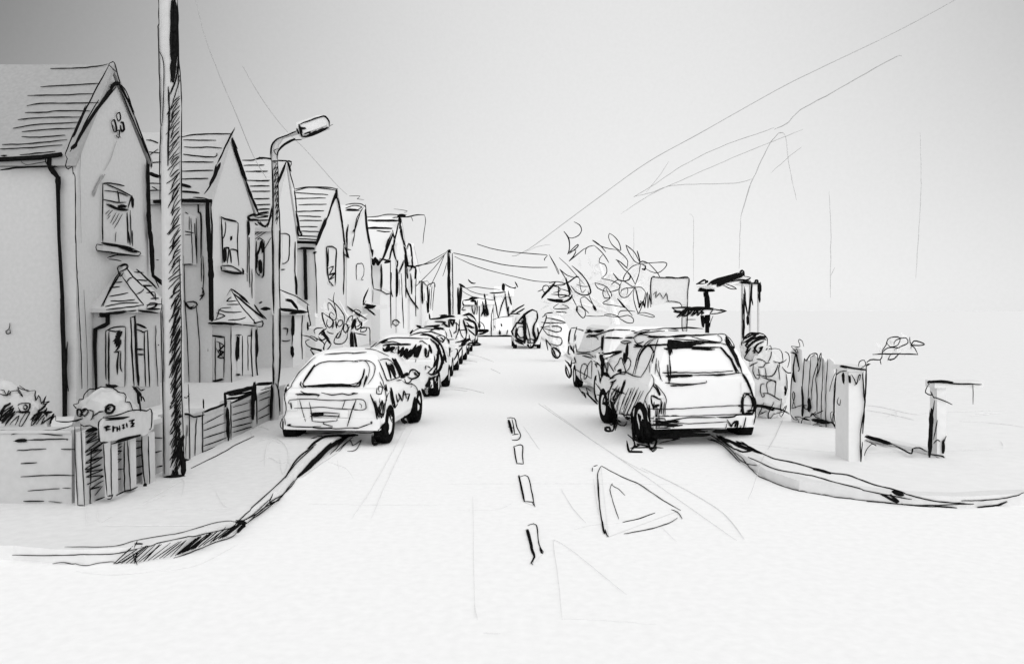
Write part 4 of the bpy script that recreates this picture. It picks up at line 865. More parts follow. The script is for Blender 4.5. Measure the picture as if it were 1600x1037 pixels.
# ---- the chain of cars beyond
chain = [
 ('third parked car on the left, only its scribbled roof and right flank visible', -2.42, 25.2, 1.62, 3.9, 1.52,
  "6 0,420 40,360; 2.6 20,400 120,340 230,345 380,360; 7 85,315 230,325 380,310; 4 0,440 100,410 230,385 330,405 420,440 455,470; 6 140,430 200,430 270,450 340,490; 6 300,340 420,360; 4 250,390 330,350 440,370; 3 330,440 400,430 440,460 420,510 390,520; 3 325,450 360,490 420,520; 4 380,455 420,490 390,540; 2.4 440,380 460,440 440,480; 4 455,460 490,540 500,700; 3 480,480 510,580 490,690; 3 500,640 560,600 600,615 580,670"),
 ('fourth parked car on the left, a taller one under a thick black roof line', -2.42, 31.0, 1.66, 4.1, 1.75,
  "6 255,235 380,210 520,190 560,195; 9 380,195 520,190; 5 310,260 440,270 400,300; 6 420,270 440,300 480,330; 4 480,240 490,330 440,300; 5 500,230 540,320; 3 580,270 580,360 550,410; 3 450,310 490,360 520,460; 2.6 460,480 560,480; 3 540,270 600,300 600,400 570,480; 6 490,250 550,250 545,300; 3 495,680 500,620; 4 545,740 600,650 670,570"),
 ('fifth parked car on the left, drawn as loose loops in front of the far pole', -2.45, 38.0, 1.66, 4.2, 1.8,
  "3 620,240 610,330 640,430 670,470; 5 660,240 690,330 710,420 690,490; 6 670,230 760,250 820,290 830,400 820,440; 4 550,400 620,370 720,355; 4 560,520 640,500 700,460 710,380; 4 720,350 780,400 820,440; 4 690,320 800,340 740,300 700,260; 6 690,310 800,330; 3 735,420 740,480 790,500 820,460; 8 620,565 700,500 760,470; 9 640,560 700,510; 5 700,550 800,520 890,545 720,555"),
 ('last parked car of the left row, tiny beside the black line across the street end', -2.45, 47.0, 1.66, 4.2, 1.85,
  "5 665,185 740,155 800,200 830,260; 6 670,185 760,165; 4 710,190 760,250 820,260; 3 850,260 860,330 880,320 870,260 920,290 935,350; 8 840,375 990,370; 5 840,420 920,400 980,380; 4 830,270 830,430; 6 825,300 835,420"),
]
for lab, X, Y, W, L, zr, tr in chain:
    c = car(lab, X, Y, R(-1), W, L, zr, zr * .64, (.03, .45, 2.6, 3.3), .74, slim=True, group=GL)
    car_ink(c, 'E', tr); car_done(c)

# ---- right: the estate in front
c = car('large white hatchback parked nearest on the right kerb, black under its bumper and roof edge', 3.13, 12.52, R(8), 1.76, 3.55, 1.72, 1.13, (.02, .28, 2.2, 2.75), .66, wb=.94, tail=.04, wheel_y=(.42, 2.65), rw=.33, zb=.26, group=GR)
car_ink(c, 'D', "4 0,132 100,122 250,118 380,108; 2.4 380,112 440,105 495,180; 2.6 380,115 410,135 400,165 300,150 190,130; 6 55,130 150,122; 3 60,140 250,155 400,165; 5 250,165 400,168; 2.4 400,170 460,190 500,210; 13 10,190 130,180 220,180; 11 10,205 60,200 200,185; 9 20,175 200,170 280,172; 9 25,165 60,160 120,168; 11 25,150 30,250; 4 40,212 160,203 280,200 400,203; 5 190,212 360,218; 6 400,200 440,245 480,290 520,390; 3 430,240 490,290; 3 540,390 480,290; 8 440,130 470,200 510,270 545,350; 6 470,190 530,290; 4 495,180 500,210 470,200; 3 545,340 560,390; 3 440,110 520,270 560,385; 6 560,390 600,450 630,530 650,590; 4 570,400 610,470 640,550")
car_ink(c, 'D', "3 0,388 150,388 300,388 420,382 495,375; 7 0,415 100,412 200,410; 4 200,408 350,405 450,402 520,392 560,388; 6 350,408 450,402; 2.6 30,300 35,400 20,470; 2.6 25,260 35,410; 2.6 15,330 22,460; 2.6 0,460 130,470 250,465 300,455 295,445; 4 30,480 140,478 240,468; 2.4 0,652 150,648 300,638 450,630 560,625 650,628; 7 570,545 560,600 570,690 620,700; 5 570,540 620,540; 4 575,570 590,550 620,560 635,620 625,650; 9 640,560 650,640 640,680; 9 575,690 640,690; 7 600,670 640,660; 4 655,600 655,700 645,770; 4 530,630 560,640 550,680; 2.4 0,710 150,705 300,700 420,695 560,690; 4 370,712 480,710 580,695; 4 0,745 100,725 180,715 370,715; 7 0,748 50,745; 2.4 40,750 150,760 300,755 450,745")
car_ink(c, 'D', "6 20,800 150,800 350,795; 13 0,830 100,830 200,825; 13 0,850 100,845 230,840; 8 100,850 250,845 330,842; 6 0,812 200,815 310,818; 8 0,865 110,860; 9 345,820 480,812 560,805; 5 450,730 480,780 490,840 510,780 520,740 490,760 480,820; 5 500,760 530,740 520,820 550,780 540,830 575,770; 4 590,715 570,800 590,780; 2.2 445,760 440,800; 6 540,790 580,811; 2.4 0,890 60,882 110,870; 4 0,785 120,770; 4 10,765 60,790")
car_ink(c, 'C', "3 335,100 400,75 500,68 570,60 660,72; 3 335,100 380,105 450,95 560,80; 3 370,100 450,85; 4 345,150 340,130 380,110 440,120 520,130 600,128 660,125; 3 345,150 360,175 410,160; 4 335,200 400,195 450,185 590,185; 5 340,185 400,190; 6 440,130 560,130; 5 480,190 590,180; 12 580,150 660,180; 13 590,190 660,200; 10 600,150 595,260; 6 555,210 590,220; 2.6 330,405 350,330 370,250 410,190 460,150 500,140; 2.6 345,405 365,320 400,220 480,150; 5 365,300 390,240 440,190 470,210 480,240; 4 470,200 485,250 465,310; 2.6 480,230 440,340 390,420; 2.6 515,140 490,220 470,320; 3 275,385 330,410 390,422; 2 500,280 490,400; 2 515,300 520,400 540,450; 2 500,320 510,390 530,440; 2 455,330 450,390; 2 590,260 600,450; 2.6 575,330 585,450; 4 540,390 600,390 660,385; 8 570,415 660,415; 3 560,460 660,470; 4 600,485 660,480")
car_ink(c, 'C', "2.4 465,400 480,460 430,560 410,620; 4 480,470 515,540 525,550 510,510 480,460; 2.4 490,470 550,540 570,590 560,650 560,790; 5 460,555 530,585; 4 460,555 465,610 475,660; 3 480,600 475,640 500,640; 6 480,630 520,625; 3 530,585 530,620 515,690; 3 540,600 530,690; 2.6 555,600 545,700; 2.4 440,650 560,655 660,650; 2.6 420,590 440,650 450,730; 2.6 470,710 560,708 660,705; 6 480,740 560,748 660,740; 4 480,760 560,745; 3 470,790 600,795; 2.6 515,650 515,790; 10 480,830 560,825 660,820; 13 460,850 560,850 660,845; 11 470,800 500,840 480,880; 9 500,870 580,860 660,850; 3 520,905 600,885 660,870; 5 460,760 470,840; 4 445,620 450,720")
car_ink(c, 'C', "4 155,440 190,410 240,390 280,385 330,405; 3 200,370 195,350 220,320 235,285 250,285 260,320 275,370 270,400 220,395; 7 215,380 240,370 235,400; 3 275,385 300,360 315,310 295,280 280,300; 8 290,180 285,260 270,320; 6 265,240 270,320; 3 240,160 280,155 320,165 270,175 240,165; 4 105,250 180,240 250,232; 2.6 110,285 180,265 250,235; 2.6 140,290 165,340 190,380; 4 160,460 190,450 210,435; 4 195,450 165,500 150,560 155,610; 3 165,470 185,460; 4 160,510 120,570 105,620; 9 105,610 150,615; 3 125,630 150,600 160,640; 6 275,440 250,520 240,540; 4 175,505 210,520 280,545; 2.2 220,480 165,560; 2.2 235,490 165,590; 2.2 250,510 170,620; 2.2 240,530 180,640; 2 300,500 240,650; 2 345,495 255,710; 2 375,495 270,720; 2 410,520 300,720; 2 330,500 250,660; 2 230,600 200,690; 2 270,560 225,690; 2.2 200,500 170,560; 2.2 170,640 200,710 230,715")
car_ink(c, 'C', "2.4 180,520 160,600; 2.4 200,540 175,640; 2.6 215,500 180,590 230,500 190,620 250,510 205,650; 2.2 320,500 255,690; 2.2 360,510 285,700; 2.2 390,520 310,690; 3 165,640 190,700 180,640; 5 440,640 455,760; 5 425,640 435,740; 3 500,620 505,780; 3 490,660 495,800; 6 470,775 560,770 660,772; 7 480,815 560,812 660,800; 4 450,720 560,722")
car_ink(c, 'C', "4 200,730 210,790 260,805 275,770 265,720 230,710; 6 200,760 235,775; 4 270,720 320,720; 8 275,740 310,750", dy=-6)
car_ink(c, 'C', "3 150,610 140,700 150,800 165,830 180,790 165,660; 8 165,650 190,730 185,830; 6 175,660 200,740 190,840; 4 215,790 195,870; 6 190,840 175,870 130,870 120,850 150,845 160,870; 5 200,780 180,860", dy=-12)
car_ink(c, 'C', "4 325,690 330,650 360,625 400,625 415,660 415,760; 9 325,680 330,760 335,880; 5 345,680 340,780 350,850; 4 345,650 360,690 350,640 365,670; 10 385,700 400,800 410,880; 11 400,730 430,800 440,880; 10 370,690 395,760 390,860; 8 420,720 430,820 460,900; 4 350,700 370,760 385,870; 6 340,860 420,880 500,870; 8 330,880 400,890 470,880; 5 285,840 320,870 340,920 310,960; 5 280,885 300,965 350,965; 6 300,970 400,970; 4 320,940 420,935 550,940; 5 350,910 440,930 470,965 500,930; 6 430,890 460,950 490,920 500,880; 5 310,940 380,920; 7 440,760 450,860")
car_done(c)
# ---- right: the car in front of it
c = car('boxy second parked car on the right with a dark rear pillar, ahead of the hatchback', 3.08, 17.95, R(3), 1.74, 4.9, 1.74, 1.06, (.02, .2, 3.2, 4.0), .80, wheel_y=(.7, 4.2), group=GR)
car_ink(c, 'G', "5 225,155 205,230 200,330 240,400; 3 225,155 290,150; 3 285,140 260,240 250,400; 3 275,230 270,330 295,420; 6 195,300 240,400; 4 200,340 190,430 210,430; 4 240,380 280,520; 3 285,525 230,540; 4 155,500 230,580; 3 285,165 350,175 430,180; 6 340,180 430,180 450,200; 7 480,195 580,185; 4 340,220 420,200 480,195; 4 395,255 420,235 490,235 580,205 690,170; 5 620,185 700,175; 3 700,172 860,178; 3 870,185 940,195; 3 395,255 500,250 520,280; 5 590,262 750,265 900,265; 8 580,240 570,360 560,450; 9 525,430 560,500 580,640; 8 550,440 570,560 570,680; 2.4 255,405 350,418 440,412; 2.6 445,412 500,390 560,345; 2.6 290,435 410,435 490,475; 4 350,455 430,475 500,525 550,570; 2.6 400,430 480,450 495,475 430,460; 4 570,435 650,430 780,410; 6 660,425 770,410; 3 590,490 690,450 780,412; 3 600,480 640,540 690,625; 3 620,490 630,560 625,640; 3 580,500 610,600 620,660")
car_ink(c, 'G', "5 160,550 170,640 200,690 220,660 220,590 190,550; 4 170,560 200,640 210,690; 5 230,500 220,600; 2.2 230,580 330,630 450,700; 2.4 340,780 330,640 350,550 390,545 410,600 395,690 370,700 380,620 430,525 455,520 450,700; 4 490,530 530,640 548,750; 3 500,540 545,570 560,650 545,740; 3 340,770 330,740 300,745 290,770 340,850 385,910; 4 330,840 370,860 385,910; 3 390,800 470,850 540,880 555,840 520,780 470,740; 5 380,855 440,910 510,980; 2.6 385,800 420,890; 9 590,640 640,680; 8 560,650 630,650; 4 630,640 660,700 700,680")
car_done(c)
# ---- far right car by the end of the road
c = car('small far parked car on the right near the street end, dark scribbled wheels', 1.36, 44.0, R(1), 1.5, 3.9, 1.8, 1.1, (.03, .45, 2.6, 3.2), .72, slim=True, group=GR)
car_ink(c, 'F', "4 605,740 570,795 600,840; 6 600,870 640,890 680,910; 5 620,730 650,690 700,640 760,600 800,620; 5 610,760 620,720 690,730; 6 615,760 610,840 640,870; 4 640,750 680,760 690,830 650,850 620,800 640,750; 8 690,640 690,740 690,900; 3 710,720 740,860; 5 800,605 800,680 770,750 770,830 800,880; 5 770,790 790,890; 5 725,860 715,910 740,940 770,920 770,870 730,860; 2.6 740,860 745,935; 2.6 715,900 770,895; 8 620,860 680,890; 5 700,740 700,820 720,870; 4 810,760 815,830 790,890; 6 660,700 690,740")
car_done(c)

cars_finish()

# ================================================================ FAR END OF THE STREET
ye = 64.5
root = thing('end_wall', 'low wall drawn as one thick black line across the far end of the street', 'wall', (0, ye, 0))
p = Part(); p.box(onY(ye)(744, 500).x, onY(ye)(806, 500).x, ye, ye + .4, -.02, .5)
ink(p, onY(ye - .1), 'F', "10 215,852 300,845 420,850 520,842 600,850; 4 390,640 390,830; 2.6 405,580 390,650; 4 480,720 485,750; 6 465,785 465,825; 3 540,775 530,820; 3 415,740 425,765; 2 400,690 480,665 590,655")
p.build('brickwork', root)
y2 = 72.0
def far_house(pxs, ridge, lab, strokes, depth=6, yy=y2):
    root = thing('end_house', lab, 'house', (onY(yy)(sum(q[0] for q in pxs) / len(pxs), 500).x, yy, 0))
    (xa, yt), (xb_, yt2) = pxs; m = onY(yy); A, B = m(xa, yt), m(xb_, yt2)
    w_ = Part(); w_.box(A.x, B.x, yy, yy + depth, -.02, min(A.z, B.z))
    r_ = Part(); z = min(A.z, B.z) + .005; tz = m(xa, ridge).z
    r_.prism([(A.x - .2, yy - .2, z), (A.x - .2, yy + depth + .2, z), (A.x - .2, yy + depth / 2, tz)], (B.x - A.x + .4, 0, 0))
    for cr, tr, on in strokes: ink(r_ if on == 'roof' else w_, onY(yy - .25) if on == 'roof' else onY(yy - .08), cr, tr)
    w_.build('wall', root); r_.build('roof', root)
far_house([(723, 476), (747, 478)], 466, 'small far house left of the street end, dark slab roof behind the second pole', [('F', "4.5 130,515 190,505 260,495; 8 190,500 265,490; 7 200,520 245,520 245,555", 'roof'), ('F', "4 130,520 140,560 245,560; 3 145,570 120,600 160,600; 3 215,560 220,600 235,640 245,570; 3 265,510 260,640", 'wall')])
far_house([(751, 472), (770, 476)], 462, 'narrow far house in the middle of the street end, with slanting black strokes', [('F', "6 330,460 335,500", 'roof'), ('F', "6 335,500 345,580 360,640; 9 340,580 360,650; 5 310,520 320,600 295,660; 4 320,570 335,660; 4 415,500 430,540 450,670", 'wall')], yy=73.5)
far_house([(775, 463), (800, 463)], 446, 'far house with a chimney stack at the right of the street end', [('F', "4.5 375,447 460,445 520,435; 8 500,360 497,430; 4 510,365 560,395 605,405 610,390; 4 605,345 630,395", 'roof'), ('F', "3 515,480 480,570 455,670; 4 515,440 525,540 545,650; 4 540,425 575,555; 5 545,570 545,650 590,600; 5 570,630 630,585 690,550; 4 600,640 690,590; 4 570,635 650,635; 4 415,455 425,510", 'wall')], yy=75.0)

# poles at the end of the street
yq = 49.0; pb = onY(yq)(704, 500)
root = thing('utility_pole', 'far utility pole with wires fanning out from its top, behind the row of parked cars', 'pole', (pb.x, yq, PAVE))
p = Part(); p.tube([V((onY(yq)(704.5, 500).x, yq, PAVE - .02)), onY(yq)(704, 460), onY(yq)(703, 393)], [.17, .15, .13], PAPER, 10)
ink(p, onY(yq - .16), 'J', "6 755,430 760,560 760,700 765,940; 3 785,450 790,700 790,920; 8 750,430 775,440; 4 762,600 775,930")
p.build('shaft', root)
ypp = 60.0
root = thing('utility_pole', 'shorter second utility pole at the street end, beside the small dark-roofed house', 'pole', (onY(ypp)(717, 500).x, ypp, PAVE))
p = Part(); p.tube([V((onY(ypp)(717.5, 500).x, ypp, PAVE - .02)), onY(ypp)(718, 480), onY(ypp)(718.5, 446)], [.16, .14, .12], PAPER, 10)
ink(p, onY(ypp - .16), 'F', "7 118,370 110,470 105,560 95,690; 5 85,400 90,560 90,690; 5 95,365 130,380 160,405; 4 180,330 215,360 250,360")
p.build('shaft', root)

def wire(label, crop, s, y0, y1, mat=INK, group='overhead wires', name='overhead_wire'):
    """a wire slung between two depths, y linear in 1/depth along the stroke"""
    p = Part()
    for w, pts in trace(crop, s):
        sp = smooth2(pts, 10); n = len(sp) - 1
        q = [CAM + ray(*a) * (1 / ((1 - i / n) / y0 + (i / n) / y1)) for i, a in enumerate(sp)]
        pen(p, w, q, mat, .8)
    return tag(p.build(name), label, 'wire', group)
wire('upper wire from the far utility pole to the eave of the left houses', 'J', "2.2 745,440 640,500 540,545 470,548", yq, 76)
wire('second wire from the far utility pole, just under the top one on the left', 'J', "2.4 740,450 650,515 500,545", yq, 78)
wire('steeper wire dropping left from the far utility pole to a low roof', 'J', "2.4 730,460 650,560 500,710", yq, 80)
wire('steepest wire dropping from the far utility pole to the last left house', 'J', "2 725,470 680,580 620,700", yq, 84)
wire('short stub of wire hanging straight down beside the far utility pole', 'J', "1.8 745,520 730,575 715,620", yq, 52)
wire('long wire sagging right from the far pole to the big leafy tree', 'F', "2.6 50,88 200,120 340,155 480,190 620,208 760,218 895,217", yq, 38)
wire('lower wire sagging right from the far pole into the foliage', 'F', "2 60,120 200,185 340,235 480,272 640,310 780,340 922,350", yq, 38)
wire('highest short wire above the street end, not reaching the far pole', 'F', "2.4 265,8 380,45 520,72 700,90 890,105", 47, 36)
wire('upper wire from the shorter second pole to the far chimney house', 'F', "2 160,405 250,393 340,405 470,418", ypp, 72)
wire('lower pair of sagging wires from the shorter second pole', 'F', "2 120,370 200,430 300,460 360,462; 2 130,430 220,480 410,513", ypp - .2, 71)
wire('long faint pencil wire from the telegraph pole down to the third house roof', 'W', "2.4 262,-280 285,-90 306,0 320,57 345,123 368,176 396,244 416,278", 9.67, 27, PENCIL)
wire('faint pencil wire running past the street lamp head to the fifth house', 'W', "2.4 379,103 397.5,136 422,173 447,204 478,235 527,290 542.6,304", 22, 41, PENCIL)
wire('faint straight pencil wire rising to the top right corner of the view', 'o', "2.4 1500,-70 1385,0 1200,100 960,215 830,280 590,415 420,510 240,640 50,780 0,800", 12, 46, PENCIL)

# ================================================================ RIGHT SIDE
# big loopy tree
yt = 24.0
root = thing('leafy_tree', 'big loosely drawn tree of looping leaves above the right parked cars', 'tree', (onY(yt)(965, 500).x, yt, PAVE))
tk = Part(); tk.tube([V((onY(yt)(965, 500).x, yt + .4, PAVE - .02)), onY(yt + .4)(962, 510), onY(yt + .4)(955, 480), onY(yt + .5)(945, 440), onY(yt + .5)(935, 405)], [.2, .15, .12, .07, .03], PAPER, 10)
for q in ((900, 450), (1000, 440), (880, 470), (985, 470)): tk.tube([onY(yt + .4)(957, 490), onY(yt + .5)((957 + q[0]) / 2, (485 + q[1]) / 2), onY(yt + .5)(*q)], [.08, .05, .02], PAPER, 6)
cr = Part()
leaves(cr, 110, onY(yt)(965, 0).x, yt + .7, EYE + (CY - 440) * yt / F, 1.35, .9,   .95, .42, LEAF, seed=9)
leaves(cr, 40, onY(yt)(885, 0).x, yt + .7, EYE + (CY - 465) * yt / F, .6, .6, .6, .38, LEAF, seed=10)
strokes_tree(cr, 'H', "2.6 345,40 400,70 420,120 390,170 330,195 290,185; 3.5 250,130 290,185 305,240 300,310 285,350; 3 285,350 340,290 385,255 380,280 300,345; 3 300,330 365,310 340,370 300,415 440,300 470,290; 2.6 455,350 460,300 490,275 540,265; 2.2 525,215 580,250 650,330; 2.6 540,265 620,340 680,430; 2.6 520,215 600,270 680,295 750,305; 2.6 685,150 675,190 710,260 785,315 790,290 770,230 720,170 685,150; 2.6 750,305 830,370 860,420 850,480; 2.6 620,355 590,390 590,430 640,445 660,490 650,540 605,580; 2.6 605,580 700,600 780,640 775,680 700,705 650,700; 2.6 840,260 870,340 930,420 980,440; 2.6 840,260 920,330 970,420; 3.5 950,315 965,370 980,430; 4 970,435 1000,415 1050,430; 2.6 980,440 1100,430 1200,425 1230,440 1210,480 1150,525 1080,515 1020,480; 4 985,445 1030,460 1020,500 1000,490 1030,480; 2.6 1050,430 1100,480 1150,540 1185,605; 2.6 1100,560 1180,605; 2.6 980,440 910,460 850,520 820,570 820,605; 2.6 980,440 960,550 930,640; 4 750,400 800,430 860,490; 2.6 750,400 820,490 880,540 930,640; 3.5 720,530 770,590 820,605 870,590 885,550 860,530; 2.6 700,640 760,595 830,610 900,655 930,650; 2.6 800,610 775,680 780,730 810,760 860,750 920,670; 2.6 790,720 800,690 850,670 860,700 850,740; 2.6 850,670 930,665 990,665 1030,710; 2.6 545,620 570,670 650,705; 2.6 545,620 600,635 660,660 700,720 700,760 640,765 620,720 630,680 650,660; 2.6 650,660 670,720 690,770 620,815 720,835 830,855; 3.5 760,770 830,860; 3 760,770 850,870 905,935; 2.6 930,650 910,720 920,800 950,890 960,910 985,860 1020,760 1030,710; 4 930,660 950,740 970,860; 3 1030,710 1010,790 970,830 970,860 1010,790 1020,860 1045,710 1050,860 1065,730 1080,850 1085,750; 3 970,860 980,790 1025,860; 2.6 960,910 1020,905 1110,935 1100,950 1030,935 945,915; 2.6 770,920 790,890 870,885 930,895; 2.6 635,925 700,920 780,945; 2.6 770,920 770,950 850,1000 910,1000 910,960 860,930 780,945 690,940 635,930; 2 460,935 560,940 640,935", yt - .5, .7)
strokes_tree(cr, 'H', "2.6 210,490 260,570 300,650 330,710; 2.6 210,490 280,550 350,570; 1.8 205,380 280,450 370,550 450,640; 4 330,460 410,530 480,620 505,690 500,725 440,740 370,710 320,650; 2 400,580 410,680 430,715 460,680; 2 370,635 430,655 490,655; 2.6 480,700 500,770 550,870; 6 530,830 560,885; 2.6 410,770 450,755 520,820; 2.6 410,770 420,840 490,910; 3 370,850 380,900 430,955 455,930 450,880 400,845 370,850; 6 375,850 375,900; 2.6 330,760 370,840; 2 110,350 160,450 200,540; 2.4 95,360 65,395 70,410; 1.8 110,350 190,490 205,540", yt - .5, .5)
strokes_tree(cr, 'H', "6 35,765 100,690 170,615; 3 45,680 60,650 100,650 110,700 60,710 50,680; 3 110,650 200,660 210,700 150,715; 3 130,730 200,735 280,740 310,760; 3 200,650 205,760 280,740; 3 220,680 290,700 300,740 230,760; 8 90,775 160,790 240,790; 5 170,800 250,800 310,770 330,730; 6 265,575 290,650 310,740; 4 230,640 300,610 370,560 395,570; 3 100,680 150,650 260,640; 3 110,620 190,610 260,625; 2.6 200,820 150,855 180,870 300,860 230,825; 2.6 0,705 60,680", yt - .8, .25)
tk.build('trunk', root); cr.build('crown', root)
# roadside bush below it
yb = 33.0; c = onY(yb)(873, 525)
root = thing('roadside_bush', 'tall narrow bush of flattened loops beside the right kerb, left of the boxy car', 'bush', (c.x, yb, PAVE))
p = blob(c.x, yb + .5, 1.05, .42, .35, .95, 8, .2, 4); cs = Cast([p], yb)
ink_on(cs, p, 'j', "4 120,625 140,610 240,605 250,615; 3.5 105,635 130,625 110,690 60,780; 3 95,665 150,670 245,670; 3 130,640 190,650 245,668; 3 95,695 200,690 220,710 190,725 110,700; 3 100,690 140,740 215,760 220,790 195,805 150,790; 3.5 125,765 140,835; 3 125,765 160,810; 5 160,815 170,860 200,880 210,850 190,820 165,815; 4 170,820 190,870")
p.build('foliage', root)

# blank square board on a leg, seen above the roofs of the right cars
yb = 21.0
root = thing('notice_board', 'blank rounded square board on a leg above the right cars, beside the big leafy tree', 'board', (onY(yb)(1069, 500).x, yb, PAVE))
p = Part(); p.prism([onY(yb)(*q) for q in [(1017, 478), (1017, 438), (1020, 432), (1072, 434), (1077, 437), (1075, 478), (1062, 474), (1040, 474)]], (0, .06, 0), PIER)
YQ = onY(yb - .02)
ink(p, YQ, 'N', "3 0,108 90,113 170,122 260,108 318,135 300,300 297,420")
ink(p, YQ, 'j', "3.6 760,560 755,470 760,400 780,390; 3 770,395 900,400 985,402; 2.2 770,500 790,480 785,520 810,490 830,525 850,490 860,535 880,540")
p.build('panel', root)
p = Part(); p.prism([onY(yb + .01)(*q) for q in [(1065, 474), (1075, 474), (1074, 519), (1066, 519)]], (0, .05, 0), PIER); q0 = onY(yb + .035)(1070, 519)
p.tube([V((q0.x, q0.y, PAVE)), q0], .07, PAPER, 8)
ink(p, YQ, 'N', "3 297,420 295,520 290,830; 2.4 0,440 150,445 215,495 220,680 225,820 260,855 290,830; 4 0,800 150,800 300,790 400,800 510,808; 2.2 0,830 180,840; 2.2 275,685 410,685")
p.build('leg', root)

# pole with a hatched flat board, and the little canopy beside it
yb = 19.0; SQ = onY(yb - .06)
root = thing('sign_post', 'thick black post carrying a flat hatched board, behind the big white hatchback roof', 'sign', (onY(yb)(1105, 500).x, yb, PAVE))
p = Part(); q1, q2 = onY(yb)(1105, 512), onY(yb)(1104, 438)
p.tube([V((q1.x, yb, PAVE)), q1, q2], [.05, .05, .04], INK, 8)
ink(p, SQ, 'N', "5 545,180 545,390; 13 560,320 565,560 560,720; 6 525,310 530,390; 8 580,400 580,720; 8 490,580 500,700 510,790; 6 560,700 540,800; 6 590,720 585,800; 5 510,620 530,740; 8 435,295 560,290 665,295; 4 445,270 550,240 660,200; 4 410,205 490,160 540,150 540,185; 3 410,205 530,195; 2 640,630 590,760")
p.build('post', root)
p = Part(); p.prism([onY(yb - .4)(*q) for q in [(1050, 481), (1072, 487), (1058, 495), (1085, 494), (1120, 490), (1134, 486), (1113, 481)]], (0, .34, 0))
ink(p, onY(yb - .42), 'N', "4 85,525 200,525 350,520; 4 85,525 150,570 210,570; 6 100,575 230,580; 8 150,655 250,570 350,535 500,530 640,540; 7 220,640 290,560; 5 240,650 330,600 360,550; 5 280,640 320,560; 6 320,550 520,540; 5 340,640 400,560; 5 360,640 440,560 420,630; 5 430,630 500,560 480,620; 6 480,580 520,600; 3 640,540 730,555 820,570; 5 740,550 825,570; 3 600,610 700,600 820,570; 3 640,550 600,610")
p.build('board', root)
yb = 18.0; SQ = onY(yb - .03)
root = thing('entrance_canopy', 'slanting dark porch canopy on thin posts above the ball-shaped bush', 'canopy', (onY(yb)(1162, 500).x, yb, PAVE))
p = Part(); p.prism([onY(yb)(*q) for q in [(1106, 446), (1162, 424), (1165, 434), (1190, 442), (1189, 446), (1158, 441), (1120, 450)]], (0, 1.1, 0))
ink(p, SQ, 'N', "6 560,220 700,140 1000,60; 10 620,200 850,130 1040,55; 9 690,230 900,130 1040,70; 11 850,150 1050,80; 5 1000,60 1040,25 1060,50 1060,100; 4 850,180 950,160 1050,155 1150,180; 3 1060,100 1150,120 1100,145 1040,150; 7 1000,180 1150,190; 5 1150,195 1290,195; 3 820,205 900,235 960,270 880,270 780,220; 5 1200,200 1215,155 1245,160 1240,200")
p.build('roof', root)
for x, yt_, tr in ((1161.5, 442, "3 1030,400 1040,600 1040,1000; 5 1055,340 1060,700 1050,1000; 4 1065,240 1070,420 1110,640; 4 1040,700 1055,980"), (1174, 443, "5 1160,210 1150,370 1115,640; 4 1155,330 1175,490; 7 1110,620 1110,760; 4 1165,200 1165,440"), (1187, 444, "9 1270,190 1270,330; 6 1265,300 1270,455")):
    p = Part(); t_ = onY(yb)(x, yt_); p.tube([V((t_.x, yb + .1, PAVE)), V((t_.x, yb + .1, t_.z))], .025, VIG_RENDER[1], 8)
    ink(p, SQ, 'N', tr); p.build('post', root)

# ball bush and hedge
yh = 15.2
c = onY(yh)(1182, 545)
root = thing('ball_bush', 'dark scribbled ball-shaped bush on top of the loose hedge right of the white hatchback', 'bush', (c.x, yh, PAVE))
p = blob(c.x, yh + .2, EYE + (CY - 543) * yh / F, .25, .22, .26, 11, .1, 4, PIER); cs = Cast([p], yh)
st_ = Part(); st_.tube([V((c.x, yh + .2, PAVE)), V((c.x + .02, yh + .2, .8)), V((c.x, yh + .2, EYE + (CY - 548) * yh / F))], [.04, .03, .025], PIER, 8)
ink_on(cs, p, 'M', "4 10,100 20,60 60,20 130,5 200,15 240,60 235,130; 4 10,100 60,60 130,20; 5 20,60 100,20 160,10; 5 20,90 100,60 130,20; 5 30,130 80,70 200,40 240,50; 5 30,190 80,110 180,60 230,70; 5 120,180 130,120 200,80; 4 60,110 30,120 60,140 80,110; 5 110,130 150,190 190,130 160,150; 3 80,140 50,180 20,235; 3.6 20,235 65,265 100,255 150,200; 3 100,180 120,190 110,165 95,175; 4 230,140 220,170 210,185; 4 0,80 0,120; 4 140,40 220,30; 5 60,150 40,200")
st_.build('stem', root); p.build('foliage', root)
c = onY(14.6)(1205, 600)
root = thing('loose_hedge', 'waist-high hedge of open pen loops between the white hatchback and the picket fence', 'hedge', (c.x, 14.8, PAVE))
p = blob(onY(14.6)(1207, 0).x, 14.9, .72, .38, .3, .64, 13, .12, 4, PIER); cs = Cast([p], 14.6)
ink_on(cs, p, 'M', "2.6 250,130 265,120 275,150 255,155 280,150 350,155 380,200 380,270 345,290; 2.6 275,160 270,220 245,280; 2.6 405,180 440,200 450,260 430,330; 3 290,270 345,290 400,270 420,250; 2.6 350,290 345,370 355,445; 3 375,330 410,370 460,380 510,345; 2.6 135,255 180,255 230,290; 3 75,320 110,300 150,280; 2.6 110,300 100,360 130,430 160,435 165,410; 3 140,400 200,410 280,410 320,360 335,300; 2.6 150,330 200,325 225,295 260,290; 2.6 215,330 225,390 230,440; 2.6 150,340 170,400; 2.6 185,420 240,440 320,460 300,470; 2.6 210,480 175,490 170,550 195,610 210,590 195,570; 2.6 240,570 235,480 270,455 315,465 310,540 305,610; 3 190,575 250,575 310,610 350,635 370,625; 2.6 410,390 420,460 420,530 405,595; 5 400,505 405,590; 2.6 370,625 360,740 420,690 370,800 350,760; 3 155,790 180,720 210,660; 3 170,770 230,740; 2.6 300,650 250,760 255,820 300,760; 2 300,770 400,740; 4 120,680 180,685 280,705 390,735 450,770; 6 120,695 200,700 300,730")
p.build('foliage', root)
